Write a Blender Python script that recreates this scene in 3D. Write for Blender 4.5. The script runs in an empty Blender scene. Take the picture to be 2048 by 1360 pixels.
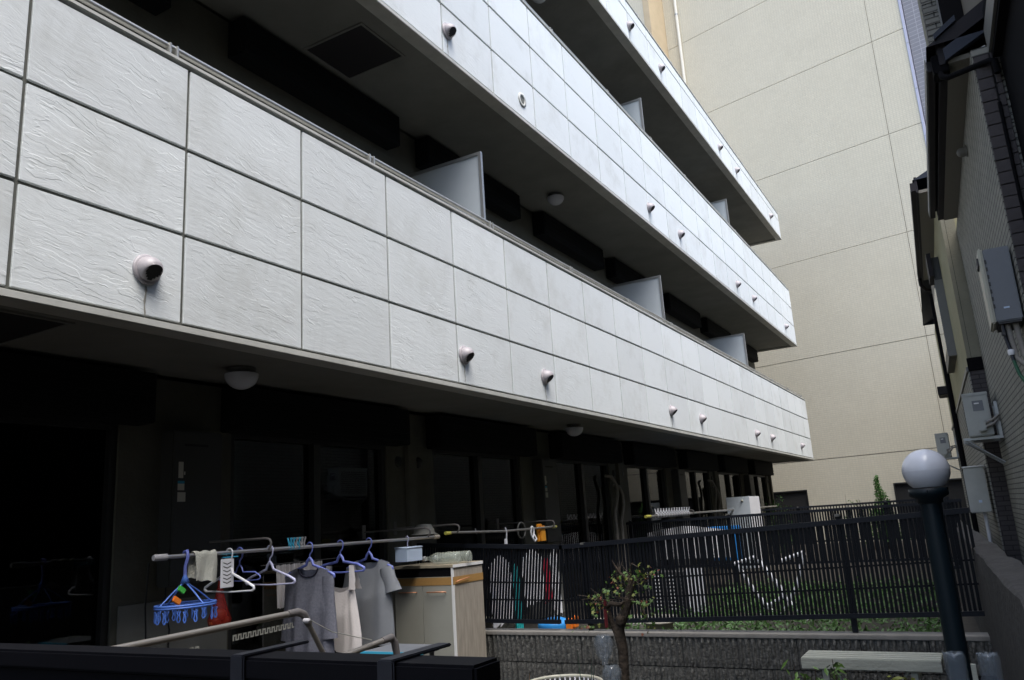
import bpy, bmesh, math, random
from mathutils import Vector, Matrix, noise
random.seed(7)
C = bpy.context.scene
COL = C.collection
PI = math.pi

# ------------------------------------------------------------------ camera
cam_data = bpy.data.cameras.new('camera')
cam = bpy.data.objects.new('camera', cam_data); COL.objects.link(cam)
RT = Vector((0.86490059, 0.49797594, -0.06298354))
UP = Vector((0.16521959, -0.16395351, 0.97253367))
FW = Vector((-0.473972, 0.85155106, 0.22407886))
m = Matrix((RT, UP, -FW)).transposed().to_4x4()
m.translation = Vector((0, 0, 1.6))
cam.matrix_world = m
cam_data.sensor_width = 36.0
cam_data.lens = 1584.28 / 2048 * 36
cam_data.clip_start = 0.05
cam_data.clip_end = 800
C.camera = cam

# ------------------------------------------------------------------ light
SUN_EL, SUN_AZ = math.radians(64), math.radians(128)    # azimuth clockwise from +Y
w = bpy.data.worlds.new('World'); C.world = w; w.use_nodes = True
nt = w.node_tree
bg = nt.nodes['Background']
sky = nt.nodes.new('ShaderNodeTexSky'); sky.sky_type = 'NISHITA'
sky.sun_disc = False; sky.sun_elevation = SUN_EL; sky.sun_rotation = SUN_AZ
sky.air_density = 1.0; sky.dust_density = 2.7; sky.ozone_density = 1.0
nt.links.new(sky.outputs[0], bg.inputs[0]); bg.inputs[1].default_value = 0.15
sun_d = bpy.data.lights.new('sun', 'SUN'); sun_d.energy = 1.5; sun_d.angle = math.radians(40)
sun_d.color = (1.0, 1.0, 0.99)
sun = bpy.data.objects.new('sun', sun_d); COL.objects.link(sun)
sd = Vector((math.sin(SUN_AZ) * math.cos(SUN_EL), math.cos(SUN_AZ) * math.cos(SUN_EL), math.sin(SUN_EL)))
sun.rotation_euler = sd.to_track_quat('Z', 'Y').to_euler()
C.view_settings.view_transform = 'Standard'; C.view_settings.look = 'None'
C.view_settings.exposure = 1.38; C.view_settings.gamma = 1.0
C.view_settings.use_curve_mapping = False
C.render.engine = 'CYCLES'
C.cycles.max_bounces = 8

# ------------------------------------------------------------------ materials
def mat(name, col, rough=0.7, metal=0.0, noise_amt=0.0, nscale=8.0, bump=0.0, bscale=60.0, spec=0.5, streak=0.0, dark=0.6, stretch=(1, 1, 1)):
    mt = bpy.data.materials.new(name); mt.use_nodes = True
    n = mt.node_tree; b = n.nodes['Principled BSDF']; L = n.links.new
    b.inputs['Base Color'].default_value = (*col, 1); b.inputs['Roughness'].default_value = rough
    b.inputs['Metallic'].default_value = metal; b.inputs['Specular IOR Level'].default_value = spec
    tc = n.nodes.new('ShaderNodeTexCoord')
    if noise_amt > 0:
        mp = n.nodes.new('ShaderNodeMapping'); mp.inputs['Scale'].default_value = stretch; L(tc.outputs['Object'], mp.inputs[0])
        t = n.nodes.new('ShaderNodeTexNoise'); t.inputs['Scale'].default_value = nscale; t.inputs['Detail'].default_value = 8; t.inputs['Roughness'].default_value = 0.65
        L(mp.outputs[0], t.inputs[0])
        r = n.nodes.new('ShaderNodeValToRGB'); r.color_ramp.elements[0].position = 0.3; r.color_ramp.elements[1].position = 0.7
        r.color_ramp.elements[0].color = (*[c * dark for c in col], 1); r.color_ramp.elements[1].color = (*[min(1, c * (1 + 0.25 * noise_amt)) for c in col], 1)
        mx = n.nodes.new('ShaderNodeMix'); mx.data_type = 'RGBA'; mx.inputs['Factor'].default_value = noise_amt
        mx.inputs['A'].default_value = (*col, 1); L(t.outputs['Fac'], r.inputs[0]); L(r.outputs[0], mx.inputs['B'])
        L(mx.outputs['Result'], b.inputs['Base Color'])
    if bump > 0:
        t2 = n.nodes.new('ShaderNodeTexNoise'); t2.inputs['Scale'].default_value = bscale; t2.inputs['Detail'].default_value = 5
        L(tc.outputs['Object'], t2.inputs[0])
        bp = n.nodes.new('ShaderNodeBump'); bp.inputs['Strength'].default_value = bump; bp.inputs['Distance'].default_value = 0.01
        L(t2.outputs['Fac'], bp.inputs['Height']); L(bp.outputs[0], b.inputs['Normal'])
    return mt

def brick_mat(name, c1, c2, mortar, bw, bh, axes=(1, 2), offset=0.5, msize=0.006, rough=0.8, bumpd=0.004, wob=0.0, var=0.4):
    mt = bpy.data.materials.new(name); mt.use_nodes = True
    n = mt.node_tree; b = n.nodes['Principled BSDF']; L = n.links.new
    tc = n.nodes.new('ShaderNodeTexCoord'); sp = n.nodes.new('ShaderNodeSeparateXYZ'); cb = n.nodes.new('ShaderNodeCombineXYZ')
    L(tc.outputs['Object'], sp.inputs[0]); L(sp.outputs[axes[0]], cb.inputs[0]); L(sp.outputs[axes[1]], cb.inputs[1])
    br = n.nodes.new('ShaderNodeTexBrick'); br.offset = offset
    br.inputs['Scale'].default_value = 1; br.inputs['Brick Width'].default_value = bw; br.inputs['Row Height'].default_value = bh
    br.inputs['Mortar Size'].default_value = msize; br.inputs['Mortar Smooth'].default_value = 0.2
    br.inputs['Color1'].default_value = (*c1, 1); br.inputs['Color2'].default_value = (*c2, 1); br.inputs['Mortar'].default_value = (*mortar, 1)
    L(cb.outputs[0], br.inputs['Vector'])
    ns = n.nodes.new('ShaderNodeTexNoise'); ns.inputs['Scale'].default_value = 0.9; ns.inputs['Detail'].default_value = 9; ns.inputs['Roughness'].default_value = 0.7
    L(tc.outputs['Object'], ns.inputs[0])
    mr = n.nodes.new('ShaderNodeMapRange'); mr.inputs['To Min'].default_value = 1 - var * .5; mr.inputs['To Max'].default_value = 1 + var * .5
    L(ns.outputs['Fac'], mr.inputs['Value'])
    mx = n.nodes.new('ShaderNodeMix'); mx.data_type = 'RGBA'; mx.blend_type = 'MULTIPLY'; mx.inputs['Factor'].default_value = 1
    L(br.outputs['Color'], mx.inputs['A']); L(mr.outputs['Result'], mx.inputs['B']); L(mx.outputs['Result'], b.inputs['Base Color'])
    b.inputs['Roughness'].default_value = rough
    iv = n.nodes.new('ShaderNodeMath'); iv.operation = 'SUBTRACT'; iv.inputs[0].default_value = 1; L(br.outputs['Fac'], iv.inputs[1])
    h = iv.outputs[0]
    if wob > 0:
        n2 = n.nodes.new('ShaderNodeTexNoise'); n2.inputs['Scale'].default_value = 30; n2.inputs['Detail'].default_value = 4
        L(tc.outputs['Object'], n2.inputs[0]); ad = n.nodes.new('ShaderNodeMath'); ad.operation = 'MULTIPLY_ADD'; ad.inputs[1].default_value = wob
        L(n2.outputs['Fac'], ad.inputs[0]); L(h, ad.inputs[2]); h = ad.outputs[0]
    bp = n.nodes.new('ShaderNodeBump'); bp.inputs['Strength'].default_value = 1.0; bp.inputs['Distance'].default_value = bumpd
    L(h, bp.inputs['Height']); L(bp.outputs[0], b.inputs['Normal'])
    return mt

def slate_mat():
    mt = bpy.data.materials.new('white_slate_relief'); mt.use_nodes = True
    n = mt.node_tree; b = n.nodes['Principled BSDF']; L = n.links.new
    tc = n.nodes.new('ShaderNodeTexCoord'); oi = n.nodes.new('ShaderNodeObjectInfo')
    mu = n.nodes.new('ShaderNodeVectorMath'); mu.operation = 'SCALE'; mu.inputs[0].default_value = (37, 91, 53); L(oi.outputs['Random'], mu.inputs['Scale'])
    ad = n.nodes.new('ShaderNodeVectorMath'); ad.operation = 'ADD'
    rot = n.nodes.new('ShaderNodeMapping'); rot.inputs['Rotation'].default_value = (math.radians(9), 0, 0); L(tc.outputs['Object'], rot.inputs[0])
    L(rot.outputs[0], ad.inputs[0]); L(mu.outputs[0], ad.inputs[1])
    # large bend of the striations
    wn = n.nodes.new('ShaderNodeTexNoise'); wn.inputs['Scale'].default_value = 3.2; wn.inputs['Detail'].default_value = 4; L(ad.outputs[0], wn.inputs[0])
    ws = n.nodes.new('ShaderNodeVectorMath'); ws.operation = 'SCALE'; ws.inputs['Scale'].default_value = 0.12
    L(wn.outputs['Color'], ws.inputs[0])
    a2 = n.nodes.new('ShaderNodeVectorMath'); a2.operation = 'ADD'; L(ad.outputs[0], a2.inputs[0]); L(ws.outputs[0], a2.inputs[1])
    def stret(sc, scale, det, rough=.5):
        mp = n.nodes.new('ShaderNodeMapping'); mp.inputs['Scale'].default_value = sc; L(a2.outputs[0], mp.inputs[0])
        t = n.nodes.new('ShaderNodeTexNoise'); t.inputs['Scale'].default_value = scale; t.inputs['Detail'].default_value = det; t.inputs['Roughness'].default_value = rough
        L(mp.outputs[0], t.inputs[0]); return t.outputs['Fac']
    fine = stret((1, .7, 4.5), 11, 5, .55)
    mid = stret((1, .8, 4.2), 2.2, 4, .5)
    # terraces: steps where the slate splits
    def math_(op, a, bb=None, c=None):
        q = n.nodes.new('ShaderNodeMath'); q.operation = op
        for i, v in enumerate((a, bb, c)):
            if v is None: continue
            if isinstance(v, (int, float)): q.inputs[i].default_value = v
            else: L(v, q.inputs[i])
        return q.outputs[0]
    s = math_('MULTIPLY', mid, 10.0)
    fl = math_('FLOOR', s); fr = math_('SUBTRACT', s, fl)
    rp = n.nodes.new('ShaderNodeValToRGB'); rp.color_ramp.elements[0].position = 0.84; rp.color_ramp.elements[1].position = 0.98
    L(fr, rp.inputs[0]); 
    mk = n.nodes.new('ShaderNodeTexNoise'); mk.inputs['Scale'].default_value = 2.6; mk.inputs['Detail'].default_value = 3; L(ad.outputs[0], mk.inputs[0])
    mm = n.nodes.new('ShaderNodeMapRange'); mm.inputs['From Min'].default_value = .42; mm.inputs['From Max'].default_value = .62; mm.inputs['To Min'].default_value = .06; mm.inputs['To Max'].default_value = .75; L(mk.outputs['Fac'], mm.inputs['Value'])
    h = math_('MULTIPLY_ADD', rp.outputs[0], mm.outputs[0], fine)
    ultra = stret((1, 1.0, 6), 38, 3, .5); h = math_('MULTIPLY_ADD', ultra, .35, h)
    bp = n.nodes.new('ShaderNodeBump'); bp.inputs['Strength'].default_value = 0.34; bp.inputs['Distance'].default_value = 0.0045
    L(h, bp.inputs['Height']); L(bp.outputs[0], b.inputs['Normal'])
    # dirt, tone per panel
    dn = n.nodes.new('ShaderNodeTexNoise'); dn.inputs['Scale'].default_value = 1.6; dn.inputs['Detail'].default_value = 9; dn.inputs['Roughness'].default_value = .72; L(ad.outputs[0], dn.inputs[0])
    cr = n.nodes.new('ShaderNodeValToRGB')
    cr.color_ramp.elements[0].position = 0.28; cr.color_ramp.elements[0].color = (.56, .58, .56, 1)
    cr.color_ramp.elements[1].position = 0.50; cr.color_ramp.elements[1].color = (.68, .712, .708, 1)
    L(dn.outputs['Fac'], cr.inputs[0])
    # run-off: narrow vertical grime marks, denser low on some panels
    sm = n.nodes.new('ShaderNodeMapping'); sm.inputs['Scale'].default_value = (1, 16, 1.1); L(ad.outputs[0], sm.inputs[0])
    sn = n.nodes.new('ShaderNodeTexNoise'); sn.inputs['Scale'].default_value = 1.0; sn.inputs['Detail'].default_value = 5; sn.inputs['Roughness'].default_value = .6; L(sm.outputs[0], sn.inputs[0])
    bn = n.nodes.new('ShaderNodeTexNoise'); bn.inputs['Scale'].default_value = 1.1; bn.inputs['Detail'].default_value = 3; L(ad.outputs[0], bn.inputs[0])
    sr = n.nodes.new('ShaderNodeMapRange'); sr.inputs['From Min'].default_value = .56; sr.inputs['From Max'].default_value = .74; L(sn.outputs['Fac'], sr.inputs['Value'])
    br_ = n.nodes.new('ShaderNodeMapRange'); br_.inputs['From Min'].default_value = .45; br_.inputs['From Max'].default_value = .68; L(bn.outputs['Fac'], br_.inputs['Value'])
    am = math_('MULTIPLY', sr.outputs[0], br_.outputs[0]); am = math_('MULTIPLY', am, .20)
    m2 = n.nodes.new('ShaderNodeMix'); m2.data_type = 'RGBA'; L(am, m2.inputs['Factor']); L(cr.outputs[0], m2.inputs['A']); m2.inputs['B'].default_value = (.30, .31, .28, 1)
    streaked = m2.outputs['Result']
    pr = n.nodes.new('ShaderNodeMapRange'); pr.inputs['To Min'].default_value = .93; pr.inputs['To Max'].default_value = 1.03; L(oi.outputs['Random'], pr.inputs['Value'])
    mx = n.nodes.new('ShaderNodeMix'); mx.data_type = 'RGBA'; mx.blend_type = 'MULTIPLY'; mx.inputs['Factor'].default_value = 1
    L(streaked, mx.inputs['A']); L(pr.outputs[0], mx.inputs['B']); L(mx.outputs['Result'], b.inputs['Base Color'])
    b.inputs['Roughness'].default_value = 0.75
    return mt

def glass_mat(name, tint=(.25, .28, .27), refl=0.10, rough=0.02):
    mt = bpy.data.materials.new(name); mt.use_nodes = True
    n = mt.node_tree; n.nodes.clear(); L = n.links.new
    o = n.nodes.new('ShaderNodeOutputMaterial'); g = n.nodes.new('ShaderNodeBsdfGlossy'); g.inputs['Roughness'].default_value = rough
    t = n.nodes.new('ShaderNodeBsdfTransparent'); t.inputs[0].default_value = (*tint, 1)
    f = n.nodes.new('ShaderNodeFresnel'); f.inputs[0].default_value = 1.5
    mx = n.nodes.new('ShaderNodeMixShader'); L(f.outputs[0], mx.inputs[0]); L(t.outputs[0], mx.inputs[1]); L(g.outputs[0], mx.inputs[2])
    L(mx.outputs[0], o.inputs[0]); return mt

def plastic_clear(name, col):
    mt = mat(name, col, .12); b = mt.node_tree.nodes['Principled BSDF']
    b.inputs['Transmission Weight'].default_value = .85; b.inputs['IOR'].default_value = 1.25; return mt

def film_mat(name, col, alpha):
    mt = mat(name, col, .16, spec=.6); mt.node_tree.nodes['Principled BSDF'].inputs['Alpha'].default_value = alpha; mt.node_tree.nodes['Principled BSDF'].inputs['Roughness'].default_value = .07; mt.node_tree.nodes['Principled BSDF'].inputs['Coat Weight'].default_value = 1; return mt

M = {
 'slate': slate_mat(),
 'joint': mat('joint_sealant', (.13, .135, .12), .8, noise_amt=.6, nscale=6, dark=.6),
 'trim': mat('parapet_trim', (.50, .50, .46), .6, noise_amt=.5, nscale=5, dark=.6),
 'rail': mat('handrail_metal', (.44, .44, .42), .38, metal=.6, noise_amt=.4, nscale=9),
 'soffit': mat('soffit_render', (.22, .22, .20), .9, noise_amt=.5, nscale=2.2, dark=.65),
 'slab': mat('balcony_floor', (.20, .20, .19), .9),
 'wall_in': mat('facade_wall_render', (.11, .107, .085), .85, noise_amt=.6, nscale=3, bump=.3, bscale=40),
 'shutter': mat('shutter_box_dark', (.012, .013, .014), .8, spec=.12),
 'frame_dk': mat('window_frame_dark', (.018, .018, .018), .45),
 'glass': glass_mat('window_glass'),
 'curtain': mat('curtain_fabric', (.34, .36, .33), .9),
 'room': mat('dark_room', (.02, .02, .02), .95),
 'screen': mat('partition_panel', (.50, .55, .58), .5, noise_amt=.2, nscale=4),
 'alu': mat('aluminium_frame', (.36, .37, .37), .4, metal=.6),
 'vent': mat('vent_hood_paint', (.37, .34, .35), .42, noise_amt=.4, nscale=25),
 'ventdk': mat('vent_opening_dark', (.02, .018, .02), .8),
 'stain': mat('dirt_streak', (.30, .29, .25), .9),
 'globe': mat('opal_glass', (.64, .66, .71), .25),
 'tower': brick_mat('cream_mosaic_tile', (.545, .50, .385), (.575, .53, .41), (.46, .43, .34), .082, .055, (0, 2), 0.0, .0045, .6, .002, var=.20),
 'tower_joint': mat('tower_joint_line', (.16, .16, .16), .8),
 'tower_side': brick_mat('lilac_grey_tile', (.17, .17, .19), (.185, .185, .205), (.30, .30, .32), .25, .12, (0, 2), 0.0, .008, .6, .003, var=.2),
 'tower_orange': mat('tower_peach_render', (.50, .40, .26), .8, noise_amt=.3, nscale=2),
 'lilac': mat('corner_trim_metal', (.40, .41, .50), .5),
 'pipe_white': mat('white_drain_pipe', (.62, .60, .52), .5),
 'siding': brick_mat('grey_textured_siding', (.22, .22, .19), (.26, .255, .22), (.07, .07, .06), .21, .052, (1, 2), .37, .006, .85, .012, wob=.5, var=.25),
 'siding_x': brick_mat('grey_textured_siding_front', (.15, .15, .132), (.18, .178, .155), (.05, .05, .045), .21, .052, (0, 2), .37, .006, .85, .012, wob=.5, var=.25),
 'brick': mat('brown_brick', (.062, .054, .054), .85, noise_amt=.6, nscale=9, bump=.4, bscale=70),
 'brownt': brick_mat('brown_brick_tile', (.050, .044, .046), (.062, .054, .055), (.018, .018, .018), .155, .055, (0, 2), .5, .005, .85, .005, var=.3),
 'mortar': mat('dark_mortar', (.015, .014, .014), .9),
 'beige': mat('beige_render', (.27, .255, .15), .85, noise_amt=.4, nscale=3, bump=.2, bscale=50),
 'beige2': mat('beige_grey_render', (.20, .19, .14), .85, noise_amt=.4, nscale=3, bump=.3, bscale=50),
 'fascia': mat('dark_brown_fascia', (.016, .014, .016), .6, spec=.2),
 'gutter': mat('weathered_gutter', (.12, .12, .11), .5),
 'navy': mat('dark_blue_grey_metal', (.022, .028, .042), .6, spec=.25),
 'soff2': mat('house_soffit', (.16, .15, .125), .8),
 'black': mat('black_finish_and_shade', (.006, .006, .007), .9, spec=.06),  # black fittings; also stands for deep shade on the near wall
 'ac': mat('air_conditioner_enamel', (.40, .41, .38), .45, noise_amt=.3, nscale=7),
 'acdk': mat('ac_grille_dark', (.05, .05, .05), .7),
 'heater': mat('water_heater_enamel', (.155, .165, .18), .42, noise_amt=.25, nscale=6),
 'heater_f': mat('water_heater_cream', (.42, .41, .33), .45),
 'pipe_w': mat('insulated_pipe', (.27, .25, .22), .8, noise_amt=.5, nscale=20),
 'green_hose': mat('green_hose', (.01, .085, .04), .5),
 'conc': mat('rough_concrete', (.06, .056, .052), .95, noise_amt=.8, nscale=14, bump=.8, bscale=35, dark=.45),
 'block': mat('split_face_block', (.12, .12, .11), .95, noise_amt=1, nscale=55, bump=1.0, bscale=70, dark=.25),
 'cap': mat('block_cap', (.23, .22, .20), .9, noise_amt=.5, nscale=12),
 'fence': mat('fence_black_metal', (.0035, .0045, .007), .55, spec=.18),
 'fence_rail': mat('fence_rail_metal', (.007, .009, .014), .5, spec=.25, noise_amt=.3, nscale=12),
 'nearf': mat('near_fence_black', (.003, .003, .005), .65, spec=.12, noise_amt=.4, nscale=20),
 'bar': mat('weathered_steel_bar', (.028, .030, .04), .45, metal=.4, noise_amt=.5, nscale=30),
 'post': mat('lamp_post_teal_black', (.004, .011, .016), .5, spec=.3),
 'wood_w': mat('weathered_white_wood', (.38, .39, .33), .8, noise_amt=.6, nscale=10, stretch=(1, 12, 12), bump=.3),
 'soil': mat('garden_soil', (.035, .03, .022), .95, noise_amt=.8, nscale=7, bump=.8, bscale=20),
 'cab_f': mat('cabinet_grey_laminate', (.36, .36, .31), .5, noise_amt=.2, nscale=5),
 'cab_s': mat('cabinet_side_chipboard', (.36, .32, .26), .8, noise_amt=.7, nscale=9, stretch=(5, 5, .6), dark=.6),
 'cab_t': mat('cabinet_top_board', (.36, .31, .22), .7, noise_amt=.5, nscale=8),
 'white': mat('white_laminate', (.78, .78, .76), .45),
 'tape': mat('brown_tape', (.42, .24, .08), .45, noise_amt=.3, nscale=20),
 'copper': mat('copper_handle', (.55, .24, .12), .4, metal=.5),
 'bottle': film_mat('clear_plastic_bottle', (.50, .55, .48), .38),
 'bottleb': film_mat('clear_plastic_bottle_bluish', (.30, .36, .42), .20),
 'pole': mat('laundry_pole_metal', (.50, .48, .46), .30, metal=.7),
 'rack': mat('beige_rack_tube', (.27, .25, .22), .38, metal=.4, noise_amt=.3, nscale=20),
 'rackj': mat('grey_rack_joint', (.13, .12, .115), .5),
 'rackw': mat('rack_hook_strip', (.34, .34, .30), .6),
 'bluepl': mat('blue_plastic', (.09, .20, .62), .4),
 'bluehg': mat('periwinkle_hanger_plastic', (.17, .21, .58), .4),
 'lilacpl': mat('lilac_hanger_plastic', (.55, .55, .74), .4),
 'cyan': mat('cyan_plastic', (.06, .42, .62), .45),
 'greypl': mat('grey_peg_plastic', (.42, .41, .42), .45),
 'whitepl': mat('white_plastic', (.76, .76, .78), .45),
 'bluewhite': mat('pale_blue_plastic', (.50, .60, .74), .4),
 'lime': mat('green_peg', (.08, .52, .08), .45),
 'orange': mat('orange_peg', (.90, .25, .03), .45),
 'orange2': mat('orange_clip', (.80, .34, .03), .5),
 'yellow': mat('yellow_end_cap', (.55, .52, .10), .5),
 'red': mat('red_mesh', (.42, .02, .015), .5),
 'onion': mat('onion_skin', (.50, .10, .03), .35),
 'towel': mat('towel_cotton', (.58, .58, .50), .95, noise_amt=.3, nscale=20, bump=.6, bscale=150),
 'shirt_dk': mat('grey_pattern_knit', (.155, .16, .195), .9, noise_amt=.7, nscale=70, dark=.55, bump=.3, bscale=160),
 'shirt_gr': mat('grey_jersey', (.23, .245, .265), .9, noise_amt=.25, nscale=10, bump=.15, bscale=160),
 'tank': mat('beige_ribbed_cotton', (.68, .645, .63), .9, bump=.2, bscale=90),
 'navycloth': mat('navy_trim', (.015, .015, .03), .9),
 'clothw': mat('white_cloth', (.72, .73, .76), .9),
 'teal': mat('teal_cloth', (.01, .35, .36), .9),
 'redc': mat('crimson_cloth', (.45, .01, .04), .9),
 'ribbon': mat('dark_red_ribbon', (.10, .003, .005), .7),
 'bark': mat('mossy_bark', (.062, .045, .03), .95, noise_amt=.9, nscale=24, bump=1.0, bscale=45, dark=.4),
 'leaf': mat('fresh_leaf', (.085, .17, .025), .5, noise_amt=.6, nscale=9, dark=.45),
 'leaf2': mat('yellow_green_leaf', (.17, .19, .03), .5, noise_amt=.6, nscale=9, dark=.5),
 'leafred': mat('reddish_young_leaf', (.20, .055, .02), .55),
 'leaf3': mat('ground_cover_leaf', (.055, .13, .025), .55, noise_amt=.7, nscale=5, dark=.4),
 'leaf4': mat('cypress_foliage', (.05, .15, .018), .6, noise_amt=.7, nscale=6, dark=.4),
 'blade': mat('blue_green_blade', (.04, .12, .075), .5),
 'brownleaf': mat('dry_leaf', (.32, .17, .08), .7),
 'pot': mat('pale_planter', (.42, .40, .34), .8, noise_amt=.3, nscale=10),
 'bucket': mat('blue_bucket', (.03, .26, .66), .4),
 'cable': mat('black_cable', (.01, .01, .01), .5),
 'meter': mat('dark_meter_cabinet', (.045, .045, .042), .55),
 'paper': mat('notice_paper', (.55, .53, .46), .8),
 'paperblue': mat('notice_blue_band', (.05, .33, .50), .8),
 'ground': mat('grey_ground', (.07, .065, .055), .95, noise_amt=.6, nscale=1.5),
 'dark_open': mat('dark_opening', (.012, .012, .012), .9),
}

# ------------------------------------------------------------------ mesh helpers
class MB:
    def __init__(s): s.v = []; s.f = []; s.sm = []
    def add(s, vs, fs, smooth=False):
        o = len(s.v); s.v += [tuple(v) for v in vs]
        for f in fs: s.f.append([i + o for i in f]); s.sm.append(smooth)
        return s
    def box(s, x0, x1, y0, y1, z0, z1):
        if x0 > x1: x0, x1 = x1, x0
        if y0 > y1: y0, y1 = y1, y0
        if z0 > z1: z0, z1 = z1, z0
        return s.add([(x0, y0, z0), (x1, y0, z0), (x1, y1, z0), (x0, y1, z0), (x0, y0, z1), (x1, y0, z1), (x1, y1, z1), (x0, y1, z1)],
                     [(3, 2, 1, 0), (4, 5, 6, 7), (0, 1, 5, 4), (1, 2, 6, 5), (2, 3, 7, 6), (3, 0, 4, 7)])
    def bbox(s, x0, x1, y0, y1, z0, z1, b=.004):
        """box with chamfered edges (real highlights on the arrises)"""
        bm = bmesh.new(); bmesh.ops.create_cube(bm, size=1)
        for v in bm.verts: v.co = Vector(((x0 + x1) / 2 + v.co.x * (x1 - x0), (y0 + y1) / 2 + v.co.y * (y1 - y0), (z0 + z1) / 2 + v.co.z * (z1 - z0)))
        bmesh.ops.bevel(bm, geom=bm.edges[:], offset=b, segments=2, affect='EDGES')
        bm.verts.index_update()
        s.add([v.co.copy() for v in bm.verts], [[v.index for v in f.verts] for f in bm.faces]); bm.free(); return s
    def prism(s, poly, z0, z1):
        n = len(poly); a = sum(poly[i][0] * poly[(i + 1) % n][1] - poly[(i + 1) % n][0] * poly[i][1] for i in range(n))
        if a < 0: poly = poly[::-1]
        vs = [(p[0], p[1], z0) for p in poly] + [(p[0], p[1], z1) for p in poly]
        return s.add(vs, [list(range(n))[::-1], list(range(n, 2 * n))] + [(i, (i + 1) % n, n + (i + 1) % n, n + i) for i in range(n)])
    def tube(s, pts, r, n=8, caps=True, closed=False):
        pts = [Vector(p) for p in pts]; k = len(pts); rs = r if isinstance(r, (list, tuple)) else [r] * k
        rings = []; up = None
        for i, p in enumerate(pts):
            if closed: t = pts[(i + 1) % k] - pts[i - 1]
            else: t = pts[min(i + 1, k - 1)] - pts[max(i - 1, 0)]
            t.normalize()
            if up is None: up = t.orthogonal().normalized()
            up = (up - t * up.dot(t));
            if up.length < 1e-5: up = t.orthogonal()
            up.normalize(); q = t.cross(up)
            rings.append([p + (up * math.cos(a) + q * math.sin(a)) * rs[i] for a in [2 * PI * j / n for j in range(n)]])
        vs = [v for rg in rings for v in rg]; fs = []
        for i in range(k if closed else k - 1):
            j = (i + 1) % k
            for a in range(n):
                b = (a + 1) % n; fs.append((i * n + a, i * n + b, j * n + b, j * n + a))
        s.add(vs, fs, True)
        if caps and not closed:
            s.add(rings[0], [list(range(n))[::-1]]); s.add(rings[-1], [list(range(n))])
        return s
    def lathe(s, prof, cx, cy, n=20, axis='z', cz=0):
        vs = []; fs = []
        for (r, h) in prof:
            for j in range(n):
                a = 2 * PI * j / n; c, d = r * math.cos(a), r * math.sin(a)
                vs.append((cx + c, cy + d, cz + h) if axis == 'z' else ((cx + h, cy + c, cz + d) if axis == 'x' else (cx + c, cy + h, cz + d)))
        for i in range(len(prof) - 1):
            for j in range(n):
                k = (j + 1) % n; fs.append((i * n + j, i * n + k, (i + 1) * n + k, (i + 1) * n + j))
        return s.add(vs, fs, True)
    def mesh(s, name, material, origin=(0, 0, 0)):
        me = bpy.data.meshes.new(name); ox, oy, oz = origin
        me.from_pydata([(x - ox, y - oy, z - oz) for x, y, z in s.v], [], s.f); me.update()
        for p, q in zip(me.polygons, s.sm): p.use_smooth = q
        me.materials.append(material); return me

WL = {}   # world location of every object made here
def empty(name, loc, label=None, cat=None, group=None, rz=0):
    o = bpy.data.objects.new(name, None); COL.objects.link(o); o.location = loc; o.rotation_euler.z = rz
    o.empty_display_size = .1
    WL[o] = Vector(loc)
    if label: o['label'] = label; o['category'] = cat
    if group: o['group'] = group
    return o
def build(name, mb, material, parent=None, label=None, cat=None, group=None, kind=None, origin=None):
    if parent is not None: org = WL[parent]
    else: org = Vector(origin) if origin else Vector((0, 0, 0))
    o = bpy.data.objects.new(name, mb.mesh(name, material, org)); COL.objects.link(o)
    if parent is not None: o.parent = parent
    else: o.location = org
    WL[o] = Vector(org)
    if label: o['label'] = label
    if cat: o['category'] = cat
    if group: o['group'] = group
    if kind: o['kind'] = kind
    return o
def place(name, me, loc, parent=None, rot=None, scale=None):
    """an object sharing mesh data, at world location loc"""
    o = bpy.data.objects.new(name, me); COL.objects.link(o)
    o.location = Vector(loc) - (WL[parent] if parent is not None else Vector((0, 0, 0)))
    if parent is not None: o.parent = parent
    if rot: o.rotation_euler = rot
    if scale: o.scale = scale
    WL[o] = Vector(loc); return o
def tree_copy(o, delta, label=None, parent=None):
    c = o.copy(); COL.objects.link(c)
    WL[c] = WL[o] + Vector(delta)
    if parent is None: c.location = o.location + Vector(delta)
    else: c.parent = parent
    if label: c['label'] = label
    for ch in list(o.children): tree_copy(ch, delta, None, c)
    return c

# ------------------------------------------------------------------ ground
build('ground', MB().box(-150, 150, -150, 150, -.2, 0), M['ground'], kind='structure')
build('garden_bed', MB().box(-4.38, .18, -3, 5.70, .004, .30), M['soil'], kind='structure')
build('garden_bed', MB().box(-4.38, -.02, 5.93, 22.6, .004, .55), M['soil'], kind='structure')

# ------------------------------------------------------------------ apartment building
APT = empty('apartment_building', (-4.4, 8, 0), 'white panelled apartment block with three long balconies above dark ground floor flats', 'building')
FX, WX, E = -3.30, -4.40, 20.74
P, Y0, HR = 0.83599, 1.70511, 0.4758
B0, ST = 2.667, 2.8655
YS = -5.2
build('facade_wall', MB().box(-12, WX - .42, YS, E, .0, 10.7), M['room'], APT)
def facade_cladding():
    """wall between the window openings, all floors; windows sit in the gaps"""
    mb = MB()
    for fl in range(4):
        zb = .0 if fl == 0 else B0 + ST * (fl - 1) + .02
        zt = B0 + ST * fl - .03 - (0 if fl < 3 else .0)
        if fl == 3: zt = 10.65
        zo0, zo1 = zb + (.62 if fl == 0 else .12), (2.34 if fl == 0 else zb + 2.2)
        ys = [YS]
        for k in range(-1, 4):
            u = .9 + 4.93 * k
            ys += [u + .38, u + 2.08, u + 2.92, u + 4.62]
        ys.append(E)
        mb.box(WX - .4, WX, YS, E, zb - (.0 if fl == 0 else .0), zo0)
        mb.box(WX - .4, WX, YS, E, zo1, zt)
        for i in range(0, len(ys), 2): mb.box(WX - .4, WX, max(ys[i], YS), min(ys[i + 1], E), zo0 + .001, zo1 - .001)
    return mb
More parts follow.
